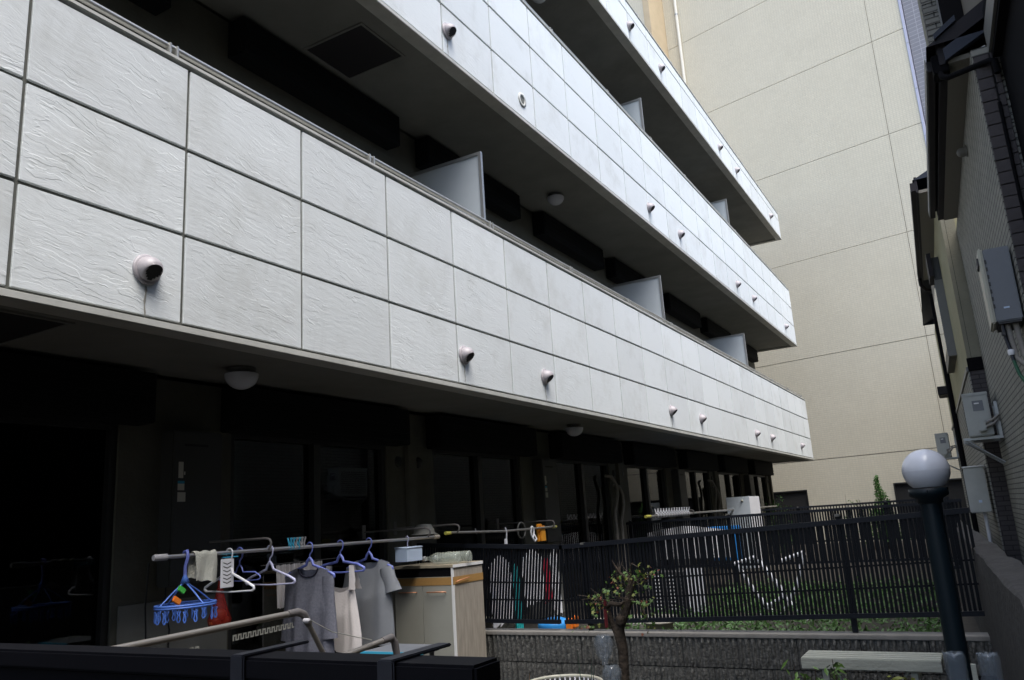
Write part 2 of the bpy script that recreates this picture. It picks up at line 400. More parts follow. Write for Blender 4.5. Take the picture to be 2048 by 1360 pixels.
build('cladding', facade_cladding(), M['wall_in'], APT)
build('roof', MB().box(-12.2, WX + .02, YS, E + .02, 10.71, 10.9), M['slab'], APT)
# windows: frame part with panes, curtains and shutter box
def window(y0, y1, z0, z1, curtain, k):
    mb = MB(); x0, x1 = WX - .10, WX - .02; t = .045; ym = (y0 + y1) / 2
    mb.box(x0, x1, y0, y0 + t, z0, z1).box(x0, x1, y1 - t, y1, z0, z1).box(x0, x1, y0 + t, y1 - t, z0, z0 + t).box(x0, x1, y0 + t, y1 - t, z1 - t, z1)
    mb.box(x0 + .01, x1 + .01, ym - .035, ym + .035, z0 + t, z1 - t)
    fr = build('window', mb, M['frame_dk'], APT)
    for a, b in ((y0 + t, ym - .035), (ym + .035, y1 - t)):
        build('pane', MB().box(x0 + .03, x0 + .036, a + .001, b - .001, z0 + t, z1 - t), M['glass'], fr)
    for (a, b) in curtain:
        vs = []; fs = []; n = 40
        for i in range(n + 1):
            yy = y0 + (y1 - y0) * (a + (b - a) * i / n); xx = WX - .17 + .018 * math.sin(i * 1.55 + k) + .01 * math.sin(i * .4 + k)
            vs += [(xx, yy, z0 + .05), (xx + .01 * math.sin(i), yy, z1 - .02)]
        for i in range(n): fs.append((2 * i, 2 * i + 2, 2 * i + 3, 2 * i + 1))
        build('curtain', MB().add(vs, fs, True), M['curtain'], fr)
    return fr
for fl in range(4):
    zb = .62 if fl == 0 else B0 + ST * (fl - 1) + .14
    zt = 2.34 if fl == 0 else zb + 2.05
    for k in range(-1 if fl < 2 else 0, 4):
        u = .9 + 4.93 * k
        cur = [[(0, .32)], [(.52, .98)], [(0, .45), (.8, 1)], []]
        window(u + .38, u + 2.08, zb, zt, cur[(k + fl) % 4], k)
        window(u + 2.92, u + 4.62, zb, zt, cur[(k + fl + 1) % 4], k + .5)
        # shutter boxes with ribs
        st = B0 + ST * fl - .035 if fl < 3 else 10.62
        for (a, b) in ((.28, 2.2), (2.82, 4.75)):
            mb = MB().bbox(WX + .001, WX + .17, u + a, u + b, st - .31, st - .002, .008)
            for r in range(4): mb.box(WX + .171, WX + .178, u + a + .02, u + b - .02, st - .28 + r * .065, st - .255 + r * .065)
            build('shutter_box', mb, M['shutter'], APT)
# balconies
panel_me = MB().bbox(-.0, .016, .0, P - .018, .0, HR - .018, .003).mesh('panel', M['slate'])
panel_top = MB().bbox(-.0, .016, .0, P - .018, .0, .17, .003).mesh('panel', M['slate'])
rings = [(.088, 0), (.090, .012), (.083, .016)]
def hood_meshes():
    """round cowl on a base ring, cut by a slanting plane that leaves a dark mouth below"""
    mb = MB(); dk = MB(); R_ = .068; X1 = .098; rows, n = 12, 28
    mb.lathe([(.078, 0), (.084, .003), (.084, .012), (.079, .017), (R_, .020)], 0, 0, n, 'x')
    vs = []; cl = []
    for i in range(rows + 1):
        a = PI * .5 * i / rows; x = .018 + (X1 - .018) * math.sin(a); r = R_ * math.cos(a) ** .85
        for j in range(n):
            b = 2 * PI * j / n; y, z = r * math.cos(b), r * math.sin(b)
            zp = -.070 + (x - .022) * 1.02
            c = z < zp
            vs.append([x, y, zp if c else z]); cl.append(c)
    fs = []; fd = []
    for i in range(rows):
        for j in range(n):
            f = (i * n + j, i * n + (j + 1) % n, (i + 1) * n + (j + 1) % n, (i + 1) * n + j)
            (fd if all(cl[k] for k in f) else fs).append(f)
    mb.add([tuple(v) for v in vs], fs, True)
    dk.add([(v[0], v[1] * .97, v[2] + .0004) for v in vs], fd)
    return mb.mesh('vent_hood', M['vent']), dk.mesh('vent_mouth', M['ventdk'])
hood_me, mouth_me = hood_meshes()
VENTS = {0: [2.33, 5.13, 6.50, 10.10, 11.44, 14.86, 16.15, 19.3], 1: [5.12, 10.10, 11.45, 14.90, 16.2, 19.45], 2: [5.1, 6.5, 10.08, 11.45, 14.92, 16.25, 19.55]}
LIGHTS = [3.46, 8.35]
def lamp_dome(x, y, z, bal):
    b = build('ceiling_light', MB().lathe([(0.0, 0), (.085, 0), (.085, -.018), (.05, -.028), (.05, -.04)], x, y, 20, 'z', z), M['gutter'], bal)
    pr_ = [(.105 * math.cos(a) , -.042 - .095 * math.sin(a)) for a in [PI / 2 * i / 9 for i in range(10)]]
    build('globe', MB().lathe([(.0, -.040), (.105, -.040)] + pr_, x, y, 24, 'z', z), M['globe'], b) if False else \
        build('ceiling_light_globe', MB().lathe([(.0, -.040), (.105, -.040)] + pr_, x, y, 24, 'z', z), M['globe'], bal)
for fl in range(3):
    zb = B0 + ST * fl
    top = zb + 3 * HR if fl < 2 else zb + HR + .19
    # slab with soffit; drip moulding
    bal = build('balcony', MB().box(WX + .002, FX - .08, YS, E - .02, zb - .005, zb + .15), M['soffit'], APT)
    par = MB().box(FX - .14, FX - .030, YS, E - .031, zb - .0045, top + .002).box(WX + .002, FX - .141, E - .13, E - .031, zb + .151, top + .002)
    build('parapet_backing', par, M['slab'], bal)
    build('joint_backing', MB().box(FX - .0299, FX - .014, YS, E - .001, zb + .002, top), M['joint'], bal)
    build('bottom_trim', MB().bbox(FX - .12, FX + .012, YS, E + .012, zb - .042, zb - .006, .004), M['trim'], bal)
    build('end_trim', MB().bbox(WX + .003, FX - .121, E - .09, E + .012, zb - .040, zb - .006, .004), M['trim'], bal)
    build('coping', MB().bbox(FX - .16, FX + .010, YS, E + .014, top + .010, top + .034, .004), M['trim'], bal)
    # panels
    for k in range(-8, 23):
        y = Y0 + P * k
        if y + P > E + .02: w_ = (E - y) / P
        else: w_ = 1
        if w_ < .1: continue
        rows = 3 if fl < 2 else 1
        for r in range(rows):
            o = place('panel', panel_me, (FX - .013 + random.uniform(-.0015, .0015), y + .009, zb + HR * r + .009), bal)
            if w_ < 1: o.scale.y = w_
        if fl == 2:
            o = place('panel', panel_top, (FX - .013, y + .009, zb + HR + .009), bal)
            if w_ < 1: o.scale.y = w_
    # end face panels (facing away down the gap)
    for r in range(3 if fl < 2 else 1):
        build('end_panel', MB().box(WX + .02, FX - .014, E - .03, E + .001, zb + HR * r + .009, zb + HR * (r + 1) - .009), M['slate'], bal)
    # handrail on brackets
    zr = top + .100
    build('handrail', MB().tube([(FX - .04, YS, zr), (FX - .04, E - .35, zr)], .0175, 14), M['rail'], bal)
    for i in range(-3, 12):
        y = 2.454 + 1.634 * i
        for s in (-.022, .022): build('handrail_bracket', MB().bbox(FX - .055, FX - .012, y + s - .006, y + s + .006, top + .0345, zr + .012, .002), M['rail'], bal)
    # partition screens
    for k in range(-1, 4 if fl < 3 else 3):
        y = .9 + 4.93 * k; yy = y + .02
        if fl == 2 or yy > 20: continue
        z0, z1 = zb + .25, zb + 2.36 if False else (zb + 2.31)
        xa, xb = WX + .04, FX - .155
        fr = MB(); t = .03
        fr.box(xa, xa + t, yy - .015, yy + .015, z0, z1).box(xb - t, xb, yy - .015, yy + .015, z0, z1)
        fr.box(xa + t, xb - t, yy - .015, yy + .015, z0, z0 + t).box(xa + t, xb - t, yy - .015, yy + .015, z1 - t, z1)
        build('partition_frame', fr, M['alu'], bal)
        build('partition_screen', MB().box(xa + t, xb - t, yy - .005, yy + .005, z0 + t, z1 - t), M['screen'], bal)
    for y in VENTS[fl]:
        z = zb + .235
        sc = (.9, .9, .9)
        place('vent_hood', hood_me, (FX + .003, y, z), bal, scale=sc)
        place('vent_mouth', mouth_me, (FX + .0031, y, z), bal, scale=sc)
        # run-off streak below the hood
        h = .10 + .1 * random.random()
        mb = MB(); n = 10; vs = []; fs = []
        for i in range(n + 1):
            q = i / n; wd = .006 * (1 - q * .6) + .002 * math.sin(i * 2.1)
            vs += [(FX + .0052, y - wd + .003 * math.sin(i), z - .082 - h * q), (FX + .0052, y + wd + .003 * math.sin(i), z - .082 - h * q)]
        for i in range(n): fs.append((2 * i, 2 * i + 1, 2 * i + 3, 2 * i + 2))
        build('dirt_streak', mb.add(vs, fs), M['stain'], bal)
    if fl == 1:   # one hood is missing: only the ring is left
        build('vent_ring', MB().lathe([(.045, .004), (.075, .004), (.078, .010), (.05, .014), (.045, .004)], FX, 6.45, 18, 'x', zb + .20), M['trim'], bal, label='bare ring where a vent cover has come off')
        build('vent_mouth', MB().lathe([(.0, .005), (.02, .0052), (.043, .0053)], FX, 6.45, 12, 'x', zb + .20), M['joint'], bal)
    for y in LIGHTS: lamp_dome(-3.90, y, zb - .0055, bal)
    # escape hatch let into the soffit
    for k in range(0, 2):
        if (fl, k) not in ((0, 0), (1, 0)): continue
        hy0, hy1 = (4.33, 4.90) if fl == 1 else (1.62, 2.17)
        hx0, hx1 = -4.21, -3.585
        build('hatch_lid', MB().box(hx0 + .02, hx1 - .02, hy0 + .02, hy1 - .02, zb - .010, zb - .0055), M['ventdk'], bal)
        fm = MB().box(hx0, hx1, hy0, hy0 + .02, zb - .016, zb - .0055).box(hx0, hx1, hy1 - .02, hy1, zb - .016, zb - .0055)
        fm.box(hx0, hx0 + .02, hy0 + .02, hy1 - .02, zb - .016, zb - .0055).box(hx1 - .02, hx1, hy0 + .02, hy1 - .02, zb - .016, zb - .0055)
        build('hatch_frame', fm, M['soffit'], bal)
# facade fittings on the ground floor
for k in range(0, 4):
    u = .9 + 4.93 * k
    # heater / meter cabinet in the wall with notices
    mc = build('meter_cabinet', MB().bbox(WX + .001, WX + .13, u + 2.36, u + 2.74, 1.35, 2.30, .01), M['meter'], APT)
    build('cabinet_vent', MB().box(WX + .131, WX + .134, u + 2.44, u + 2.62, 2.20, 2.215), M['ventdk'], mc)
    if k in (0, 1):
        x = WX + .1315; yb = u + 2.40
        build('notice', MB().box(x, x + .001, yb, yb + .035, 2.00, 2.10), M['paper'], mc)
        build('notice', MB().box(x, x + .001, yb - .003, yb + .045, 1.925, 1.965), M['paper'], mc)
        build('notice_band', MB().box(x, x + .001, yb - .003, yb + .045, 1.966, 1.982), M['paperblue'], mc)
        build('notice', MB().box(x, x + .001, yb - .003, yb + .055, 1.855, 1.912), M['paper'], mc)
        build('notice', MB().box(x, x + .001, yb + .04, yb + .05, 2.02, 2.04), M['paper'], mc)
    # twin insulated pipes, looping out of the wall
    if k in (1, 2):
        for s, zt in ((0, 2.15), (.22, 2.02)):
            yb = u + 4.55 + s * .9
            pts = [(WX + .01, yb - .1 + .25 * s, zt), (WX + .07, yb - .02 + s * .2, zt - .02), (WX + .085, yb + .10, zt - .13), (WX + .08, yb + .12, zt - .27), (WX + .07, yb, zt - .5), (WX + .07, yb, .7)]
            build('pipe', MB().tube(pts, .022, 8), M['pipe_w'], APT)
    for dy in (4.78, 5.08):
        build('wall_cap', MB().lathe([(.0, .02), (.04, .018), (.05, .004), (.052, 0)], WX + .001, min(u + dy, E - .1), 14, 'x', 2.19), M['frame_dk'], APT)
# floor joints of the wall base and column fins between the flats
for k in range(0, 4):
    u = .9 + 4.93 * k
    build('pilaster', MB().bbox(WX + .001, WX + .05, u + 4.87, u + 4.99, .3, 2.62, .004), M['wall_in'], APT)
    build('base_board', MB().box(WX + .001, WX + .012, u + 2.12, u + 2.9, .3, 1.27), M['soffit'], APT)

# ------------------------------------------------------------------ cream tiled tower across the end
TH = math.atan(-.2364)
TW = empty('tiled_tower', (0, 23.2, 0), 'tall cream mosaic tiled building closing the far end of the passage', 'building', rz=TH)
cT = math.cos(TH)
def tbuild(name, mb, material, parent=None):
    o = bpy.data.objects.new(name, mb.mesh(name, material)); COL.objects.link(o); o.parent = parent or TW; WL[o] = Vector((0, 23.2, 0)); return o
XL, XC, XR = -6.78 / cT, -.437 / cT, .405 / cT
tbuild('core', MB().box(XL + .01, XR - .02, .04, 9, 0, 26), M['tower_joint'])
seams = [2.79, 5.715, 8.638, 11.56, 14.483, 17.406, 20.33, 23.25, 26.1]
for a, b in ((XL, XC), (XC, XR)):
    for i in range(len(seams) - 1):
        g = .007
        tbuild('wall_panel', MB().box(a + (g if a != XL else 0), b - (g if b != XR else 0), 0, .039, seams[i] + g, seams[i + 1] - g), M['tower'])
# bottom storey with two dark openings
for (a, b, z0, z1) in ((XL, XR, 1.98, seams[0] - .012), (XL, -5.9, 0, 1.979), (-4.26, -1.9, 0, 1.979), (.28, XR, 0, 1.979)):
    tbuild('wall_panel', MB().box(a, b, 0, .039, z0, z1), M['tower'])
for a, b in ((-5.9, -4.26), (-1.9, .28)):
    o = tbuild('opening', MB().box(a + .03, b - .03, .0395, .0399, 0, 1.95), M['dark_open'])
    tbuild('opening_frame', MB().box(a + .001, b - .001, -.012, .038, 1.945, 1.978).box(a + .001, a + .03, -.012, .038, 0, 1.944).box(b - .03, b - .001, -.012, .038, 0, 1.944), M['frame_dk'], o)
tbuild('corner_trim', MB().bbox(XR + .001, XR + .07, -.03, .2, 0, 26, .01), M['lilac'])
for z in [1.2 + 1.42 * i for i in range(17)]: tbuild('trim_clip', MB().box(XR + .0, XR + .088, -.034, -.0305, z, z + .02), M['alu'])
tbuild('side_wing', MB().box(XR + .09, XR + 6, .03, 8, 0, 26), M['tower_side'])
tbuild('return_wall', MB().box(XL - .235, XL - .001, -.98, 9, 0, 26), M['tower_orange'])
tbuild('return_front', MB().box(XL - 9, XL - .24, -.96, 9, 0, 26), M['tower_side'] if False else M['tower'])
px = -5.98 / cT
tbuild('drain_pipe', MB().tube([(px - .30, -.07, 3), (px - .30, -.07, 26)], .055, 12), M['pipe_white'])
for z in [4 + 2.9 * i for i in range(8)]: tbuild('pipe_clip', MB().lathe([(.062, 0), (.062, .05)], px - .30, -.07, 12, 'z', z), M['alu'])

# ------------------------------------------------------------------ right-hand house with grey siding
def A(y): return .75 - .038 * y
def B(y): return .181 - .038 * (y - 10.9)
def Cc(y): return .676 + .038 * (6.33 - y)
SA = math.atan(.038)
H1 = empty('siding_house', (1.2, 7, 0), 'dark two-storey house with grey textured siding and brown brick corner on the right', 'house')
build('wall', MB().prism([(A(6.34), 6.34), (A(10.9), 10.9), (6, 10.9), (6, 6.34)], 0, 4.79), M['siding'], H1)
build('near_wall', MB().prism([(Cc(6.33), 6.33), (Cc(-8), -8), (6, -8), (6, 6.33)], 0, 8.0), M['black'], H1)  # deep shade put into its black; unseen upper part added to block light
# facing strips of brick at the corner: bricks laid one by one
bk = MB().bbox(0, .094, 0, .03, 0, .0865, .003).mesh('brick', M['brick'])
bk2 = MB().bbox(0, .036, 0, .03, 0, .0865, .003).mesh('brick', M['brick'])
build('brick_mortar', MB().box(A(6.33) + .004, .655, 6.318, 6.3295, 0, 4.72), M['mortar'], H1)
z = 2.6; i = 0
while z < 4.65:
    o = place('brick', bk, (A(6.33) + .004, 6.29 + random.uniform(-.004, .004), z), H1)
    o = place('brick', bk2, (.622, 6.29 + random.uniform(-.004, .004), z + .03), H1)
    z += .0915; i += 1
build('rain_pipe', MB().tube([(.609, 6.27, 0), (.609, 6.27, 4.3)], .012, 8), M['black'], H1)
# narrow light siding edge right of the bricks
mb = MB()
for i in range(50): mb.box(.660, .675, 6.300 + .004 * (i % 2), 6.329, 1.5 + .06 * i, 1.5 + .06 * i + .054)
build('siding_edge', mb, M['siding_x'], H1)
# eave along the siding wall
def band(f, y0, y1, o0, o1, z0, z1): return MB().prism([(f(y0) - o0, y0), (f(y1) - o0, y1), (f(y1) - o1, y1), (f(y0) - o1, y0)], z0, z1)
build('soffit', band(A, 6.45, 10.42, .14, -.3, 4.791, 4.83), M['soff2'], H1)
build('fascia', band(A, 6.45, 10.40, .20, .141, 4.80, 5.02), M['fascia'], H1)
build('gutter', band(A, 6.6, 10.40, .275, .222, 4.84, 4.93), M['fascia'], H1)
build('gutter_lip', band(A, 6.6, 10.41, .284, .276, 4.86, 4.955), M['gutter'], H1)
build('roof', MB().add([(A(6.4) - .27, 6.4, 4.95), (A(10.5) - .27, 10.5, 4.95), (A(10.5) + 2.8, 10.5, 6.7), (A(6.4) + 2.8, 6.4, 6.7), (6, 10.5, 4.95), (6, 6.4, 4.95)],
      [(0, 3, 2, 1), (3, 5, 4, 2), (0, 5, 3), (1, 2, 4)]), M['fascia'], H1)  # ridge raised out of view to keep light off the garden
# sloping verge above the near end, little bay above, downpipe elbow
build('verge', MB().add([(.345, 6.40, 4.80), (.345, 6.46, 4.80), (.345, 6.40, 4.90), (.345, 6.46, 4.90), (.66, 6.40, 4.95), (.66, 6.46, 4.95), (.66, 6.40, 5.06), (.66, 6.46, 5.06)],
      [(0, 4, 6, 2), (1, 3, 7, 5), (0, 1, 5, 4), (2, 6, 7, 3), (0, 2, 3, 1), (4, 5, 7, 6)]), M['navy'], H1)
build('verge_cap', MB().add([(.30, 6.38, 4.985), (.30, 6.50, 4.985), (.30, 6.38, 5.03), (.30, 6.50, 5.03), (.46, 6.38, 5.09), (.46, 6.50, 5.09), (.46, 6.38, 5.135), (.46, 6.50, 5.135)],
      [(0, 4, 6, 2), (1, 3, 7, 5), (0, 1, 5, 4), (2, 6, 7, 3), (0, 2, 3, 1), (4, 5, 7, 6)]), M['navy'], H1)
build('verge_panel', MB().add([(.44, 6.46, 4.795), (.615, 6.46, 4.86), (.625, 6.46, 4.80)], [(0, 2, 1)]), M['whitepl'], H1)
mb = MB()
for i in range(26): mb.box(.285, .40, 6.9 + .006 * (i % 2), 7.05, 5.0 + .05 * i, 5.0 + .05 * i + .046)
build('bay_siding', mb, M['siding_x'], H1)
build('bay_wall', MB().box(.285, 1.2, 7.051, 7.5, 4.96, 6.6), M['beige2'], H1)
build('bay_shutter', MB().bbox(.405, .56, 6.84, 7.0, 5.12, 6.4, .006), M['black'], H1)
build('bay_frame', MB().bbox(.392, .404, 6.86, 7.0, 5.10, 6.4, .002), M['gutter'], H1)
build('bay_panel', MB().box(.561, .70, 6.88, 7.0, 4.96, 6.4), M['soff2'], H1)
build('rain_head', MB().bbox(.255, .365, 6.46, 6.62, 4.74, 4.90, .008), M['black'], H1)
build('downpipe', MB().tube([(.30, 6.5, 4.78), (.305, 6.45, 4.70), (.34, 6.42, 4.665), (.60, 6.24, 4.62), (.63, 6.22, 4.60), (.635, 6.22, 4.5)], .022, 10), M['black'], H1)
# near wall gutter and dark frame
build('near_fascia', MB().prism([(Cc(-3) - .08, -3), (Cc(6.28) - .055, 6.22), (Cc(6.28), 6.22), (Cc(-3), -3)], 4.62, 5.0), M['black'], H1)
build('near_gutter', MB().prism([(Cc(-3) - .12, -3), (Cc(6.28) - .075, 6.20), (Cc(6.28) - .056, 6.20), (Cc(-3) - .09, -3)], 4.66, 4.84), M['gutter'], H1)
# small soffit vent
build('vent_hood', MB().lathe([(.045, 0), (.045, -.05), (.03, -.075), (0, -.085)], A(7.9) - .002, 7.9, 12, 'x', 4.62).lathe([(.055, -.004), (.055, -.012), (.045, -.014)], A(7.9), 7.9, 12, 'x', 4.62), M['gutter'], H1)

# ------------------------------------------------------------------ second house with the beige wall
H2 = empty('beige_house', (1.2, 15, 0), 'beige rendered house behind the siding house, with brown brick lower corner', 'house')
build('wall', MB().prism([(.181, 10.905), (B(21), 21), (6, 21), (6, 10.905)], 0, 5.38), M['beige'], H2)
build('corner_render', MB().box(.183, .334, 10.893, 10.904, 3.18, 5.3), M['beige2'], H2)
build('corner_joint', MB().box(.225, .229, 10.8915, 10.8925, 3.18, 5.3), M['mortar'], H2)
build('corner_brick', MB().box(.181, .334, 10.890, 10.904, 0, 3.02), M['brownt'], H2)
build('corner_band', MB().bbox(.172, .335, 10.872, 10.903, 3.022, 3.178, .004), M['black'], H2)
build('lower_siding', band(B, 10.906, 21, .012, -.001, 0, 3.02), M['siding'], H2)
build('belt', band(B, 10.906, 21, .03, -.001, 3.021, 3.075), M['gutter'], H2)
build('soffit', band(B, 10.95, 15.7, .17, -.2, 5.381, 5.42), M['soff2'], H2)
build('fascia', band(B, 10.93, 15.7, .20, .171, 5.39, 5.60), M['fascia'], H2)
build('gutter', band(B, 10.93, 15.75, .255, .201, 5.42, 5.53), M['fascia'], H2)
build('roof', MB().add([(B(10.9) - .22, 10.92, 5.56), (B(21) - .22, 21, 5.56), (B(21) + 2.6, 21, 6.9), (B(10.9) + 2.6, 10.92, 6.9), (6, 21, 5.56), (6, 10.92, 5.56)],
      [(0, 3, 2, 1), (3, 5, 4, 2), (0, 5, 3), (1, 2, 4)]), M['navy'], H2)
build('gutter_outlet', MB().tube([(B(15.7) - .23, 15.68, 5.42), (B(15.7) - .23, 15.7, 5.30), (B(15.7) - .16, 15.78, 5.22), (B(15.7) - .04, 15.85, 5.2)], .03, 8), M['fascia'], H2)
wn = build('window', band(B, 13.0, 14.9, .10, .0005, 3.55, 5.05), M['frame_dk'], H2)
build('window_hood', band(B, 12.9, 13.5, .16, .101, 4.75, 5.1), M['fascia'], wn)
build('pane', band(B, 13.2, 14.7, .106, .101, 3.7, 4.7), M['glass'], wn)
build('frame_edge', band(B, 12.985, 12.999, .11, .0, 3.55, 4.7), M['gutter'], wn)
build('downpipe', MB().tube([(B(16.6) - .06, 16.6, 5.3), (B(16.6) - .06, 16.6, 0)], .045, 8), M['black'], H2)
build('small_canopy', MB().bbox(B(18.3) - .22, B(18.3) - .001, 18.0, 18.7, 3.55, 3.72, .01), M['fascia'], H2)

# ------------------------------------------------------------------ appliances on the houses
def ac_unit(x0, x1, y0, y1, z0, z1, label, wallx):
    t = empty('air_conditioner', ((x0 + x1) / 2, (y0 + y1) / 2, z0), label, 'air conditioner')
    b = build('casing', MB().bbox(x0, x1, y0, y1, z0, z1, .012), M['ac'], t)
    build('top_lid', MB().bbox(x0 - .004, x1 + .004, y0 - .004, y1 + .004, z1 - .03, z1 + .004, .004), M['ac'], t)
    w_ = x1 - x0; h = z1 - z0
    build('side_recess', MB().box(x0 + w_ * .35, x0 + w_ * .78, y0 - .003, y0 - .0005, z0 + h * .58, z0 + h * .82), M['acdk'] if False else M['heater'], t)
    build('side_grip', MB().bbox(x0 + w_ * .42, x0 + w_ * .62, y0 - .008, y0 - .003, z0 + h * .74, z0 + h * .77, .002), M['white'], t)
    build('valve_cover', MB().bbox(x0 + w_ * .42, x0 + w_ * .74, y0 - .07, y0 - .001, z0 + h * .10, z0 + h * .40, .012), M['ac'], t)
    build('pipe', MB().tube([(x0 + w_ * .74, y0 - .04, z0 + h * .2), (x1 + .02, y0 - .05, z0 + h * .26), (x1 + .05, y0 - .02, z0 + h * .36), (wallx - .01, y0, z0 + h * .38)], .016, 8), M['pipe_w'], t)
    build('pipe', MB().tube([(x0 + w_ * .74, y0 - .04, z0 + h * .28), (x1 + .02, y0 - .05, z0 + h * .36), (x1 + .06, y0 - .02, z0 + h * .43), (wallx - .01, y0, z0 + h * .44)], .013, 8), M['pipe_w'], t)
    mb = MB()
    for i in range(12): mb.box(x0 - .004, x0 - .0005, y0 + .05, y1 - .05, z0 + .05 + i * (h - .1) / 12, z0 + .05 + i * (h - .1) / 12 + .012)
    build('front_grille', mb, M['acdk'], t)
    # wall bracket frame
    k = empty('wall_bracket', (wallx, y0, z0 - .3), 'galvanised bracket under the ' + ('higher white' if y0 < 15 else 'farther') + ' air conditioner', 'bracket')
    zr = z0 - .035
    for yy in (y0 + .08, y1 - .1):
        build('arm', MB().bbox(x0 - .06, wallx - .001, yy - .018, yy + .018, zr, zr + .03, .003), M['alu'], k)
        build('upright', MB().bbox(wallx - .035, wallx - .002, yy - .018, yy + .018, zr + .031, zr + h * .85, .003), M['alu'], k)
        build('strut', MB().tube([(x0 - .03, yy, zr - .002), (wallx - .03, yy, zr - .26)], .011, 6), M['alu'], k)
    build('front_bar', MB().bbox(x0 - .055, x0 - .03, y0 + .1, y1 - .12, zr - .022, zr - .001, .002), M['alu'], k)
    return t
ac_unit(.045, .285, 10.0, 10.72, 2.19, 2.66, 'white outdoor air conditioner high on grey siding beside the brown brick corner', A(10.1))
ac_unit(-.575, -.32, 20.1, 20.85, 2.40, 2.93, 'smaller farther outdoor air conditioner seen just above the lamp globe', B(20.3))
t = empty('utility_box', (.03, 11.2, 1.36), 'plain grey utility box on the wall below the nearer air conditioner', 'box')
build('casing', MB().bbox(-.085, .135, 11.05, 11.45, 1.365, 1.895, .01), M['ac'], t)
build('door_lip', MB().bbox(-.092, -.086, 11.07, 11.43, 1.40, 1.86, .002), M['acdk'], t)
build('lid', MB().bbox(-.092, .14, 11.04, 11.46, 1.896, 1.91, .003), M['white'], t)
build('label_plate', MB().box(.02, .055, 11.047, 11.0495, 1.48, 1.51), M['bluewhite'], t)
build('conduit', MB().tube([(.06, 11.2, 1.36), (.06, 11.2, .4)], .02, 8), M['whitepl'], t)
# water heater
WHy0, WHy1 = 6.45, 6.82
t = empty('water_heater', (.4, 6.6, 2.75), 'large grey gas water heater with cream front and pipes on the right wall', 'water heater')
x1 = A(6.45) - .012; x0 = x1 - .185
x0 = .33; x1 = .492
def skew(mb):
    return mb
build('casing', MB().bbox(x0, x1, WHy0, WHy1, 2.76, 3.30, .008), M['heater'], t)
build('front_cover', MB().bbox(x0 - .032, x0 - .001, WHy0 - .01, WHy1 + .01, 2.75, 3.315, .012), M['heater_f'], t)
mb = MB()
for i in range(7): mb.box(x0 - .0, x0 + .012, WHy0 - .002, WHy0 - .0003, 2.86 + i * .055, 2.86 + i * .055 + .03)
build('vent_slots', mb, M['acdk'], t)
build('exhaust', MB().bbox(x0 - .044, x0 - .033, WHy0 + .02, WHy0 + .2, 3.19, 3.25, .003), M['acdk'], t)
build('base_plate', MB().box(x0 + .01, x1 - .01, WHy0 + .01, WHy1 - .01, 2.745, 2.759), M['acdk'], t)
build('maker_plate', MB().box(x0 + .06, x0 + .095, WHy0 - .002, WHy0 - .0005, 2.85, 2.862), M['bluewhite'], t)
for i, (xx, dx) in enumerate(((.395, .11), (.445, .09))):
    build('pipe', MB().tube([(xx, 6.52, 2.75), (xx + .005, 6.51, 2.62), (xx + .012, 6.5, 2.50), (xx + .05, 6.47, 2.44), (xx + .14, 6.42, 2.45 + .02 * i), (xx + .3, 6.3, 2.46)], .019, 10), M['pipe_w'], t)
build('pipe', MB().tube([(.365, 6.5, 2.75), (.368, 6.5, 2.64), (.38, 6.49, 2.55), (.385, 6.48, 2.48)], .013, 10), M['bar'], t)
build('valve', MB().bbox(.345, .37, 6.46, 6.49, 2.66, 2.69, .003), M['acdk'], t)
build('pipe_collar', MB().lathe([(.019, 0), (.022, .01), (.022, .03), (.019, .04)], .381, 6.488, 10, 'z', 2.52), M['whitepl'], t)
tag = build('hose', MB().tube([(.385, 6.48, 2.48), (.40, 6.46, 2.38), (.43, 6.42, 2.30), (.49, 6.36, 2.24), (.58, 6.28, 2.22), (.66, 6.2, 2.24)], .012, 8), M['green_hose'], None,
    'green hose looping down to the right from the water heater', 'hose', origin=(.4, 6.4, 2.3))
build('faucet', MB().bbox(.50, .545, 6.28, 6.33, 2.56, 2.62, .01).tube([(.52, 6.3, 2.56), (.515, 6.28, 2.50), (.50, 6.27, 2.47)], .014, 8), M['heater'], t)

# ------------------------------------------------------------------ boundary wall at right (rough concrete)
def WI(y): return .07 - .0476 * (y - 2.87)
BW = empty('boundary_wall', (.1, 5, 0), 'low rough concrete wall running away below the house on the right', 'wall')
mb = MB(); ny = 90
vs = []; fs = []; prof = [(0, 0), (0, .5), (0, 1.0), (0.0, 1.17), (0.002, 1.262), (.012, 1.272), (.05, 1.273), (.09, 1.273), (.134, 1.272), (.138, 1.2), (.138, 0)]
for i in range(ny + 1):
    y = -3 + 16.5 * i / ny
    for j, (dx, z) in enumerate(prof):
        nn = noise.noise(Vector((y * 3.1, z * 5, j * .3))); n2 = noise.noise(Vector((y * 11, z * 9, 3 + j)))
        vs.append((WI(y) + dx + .008 * nn + .006 * n2, y, z + (.012 * nn + .006 * n2 if z > 1.2 else 0)))
m_ = len(prof)
for i in range(ny):
    for j in range(m_ - 1): fs.append((i * m_ + j, i * m_ + j + 1, (i + 1) * m_ + j + 1, (i + 1) * m_ + j))
build('wall_body', mb.add(vs, fs, False), M['conc'], BW)

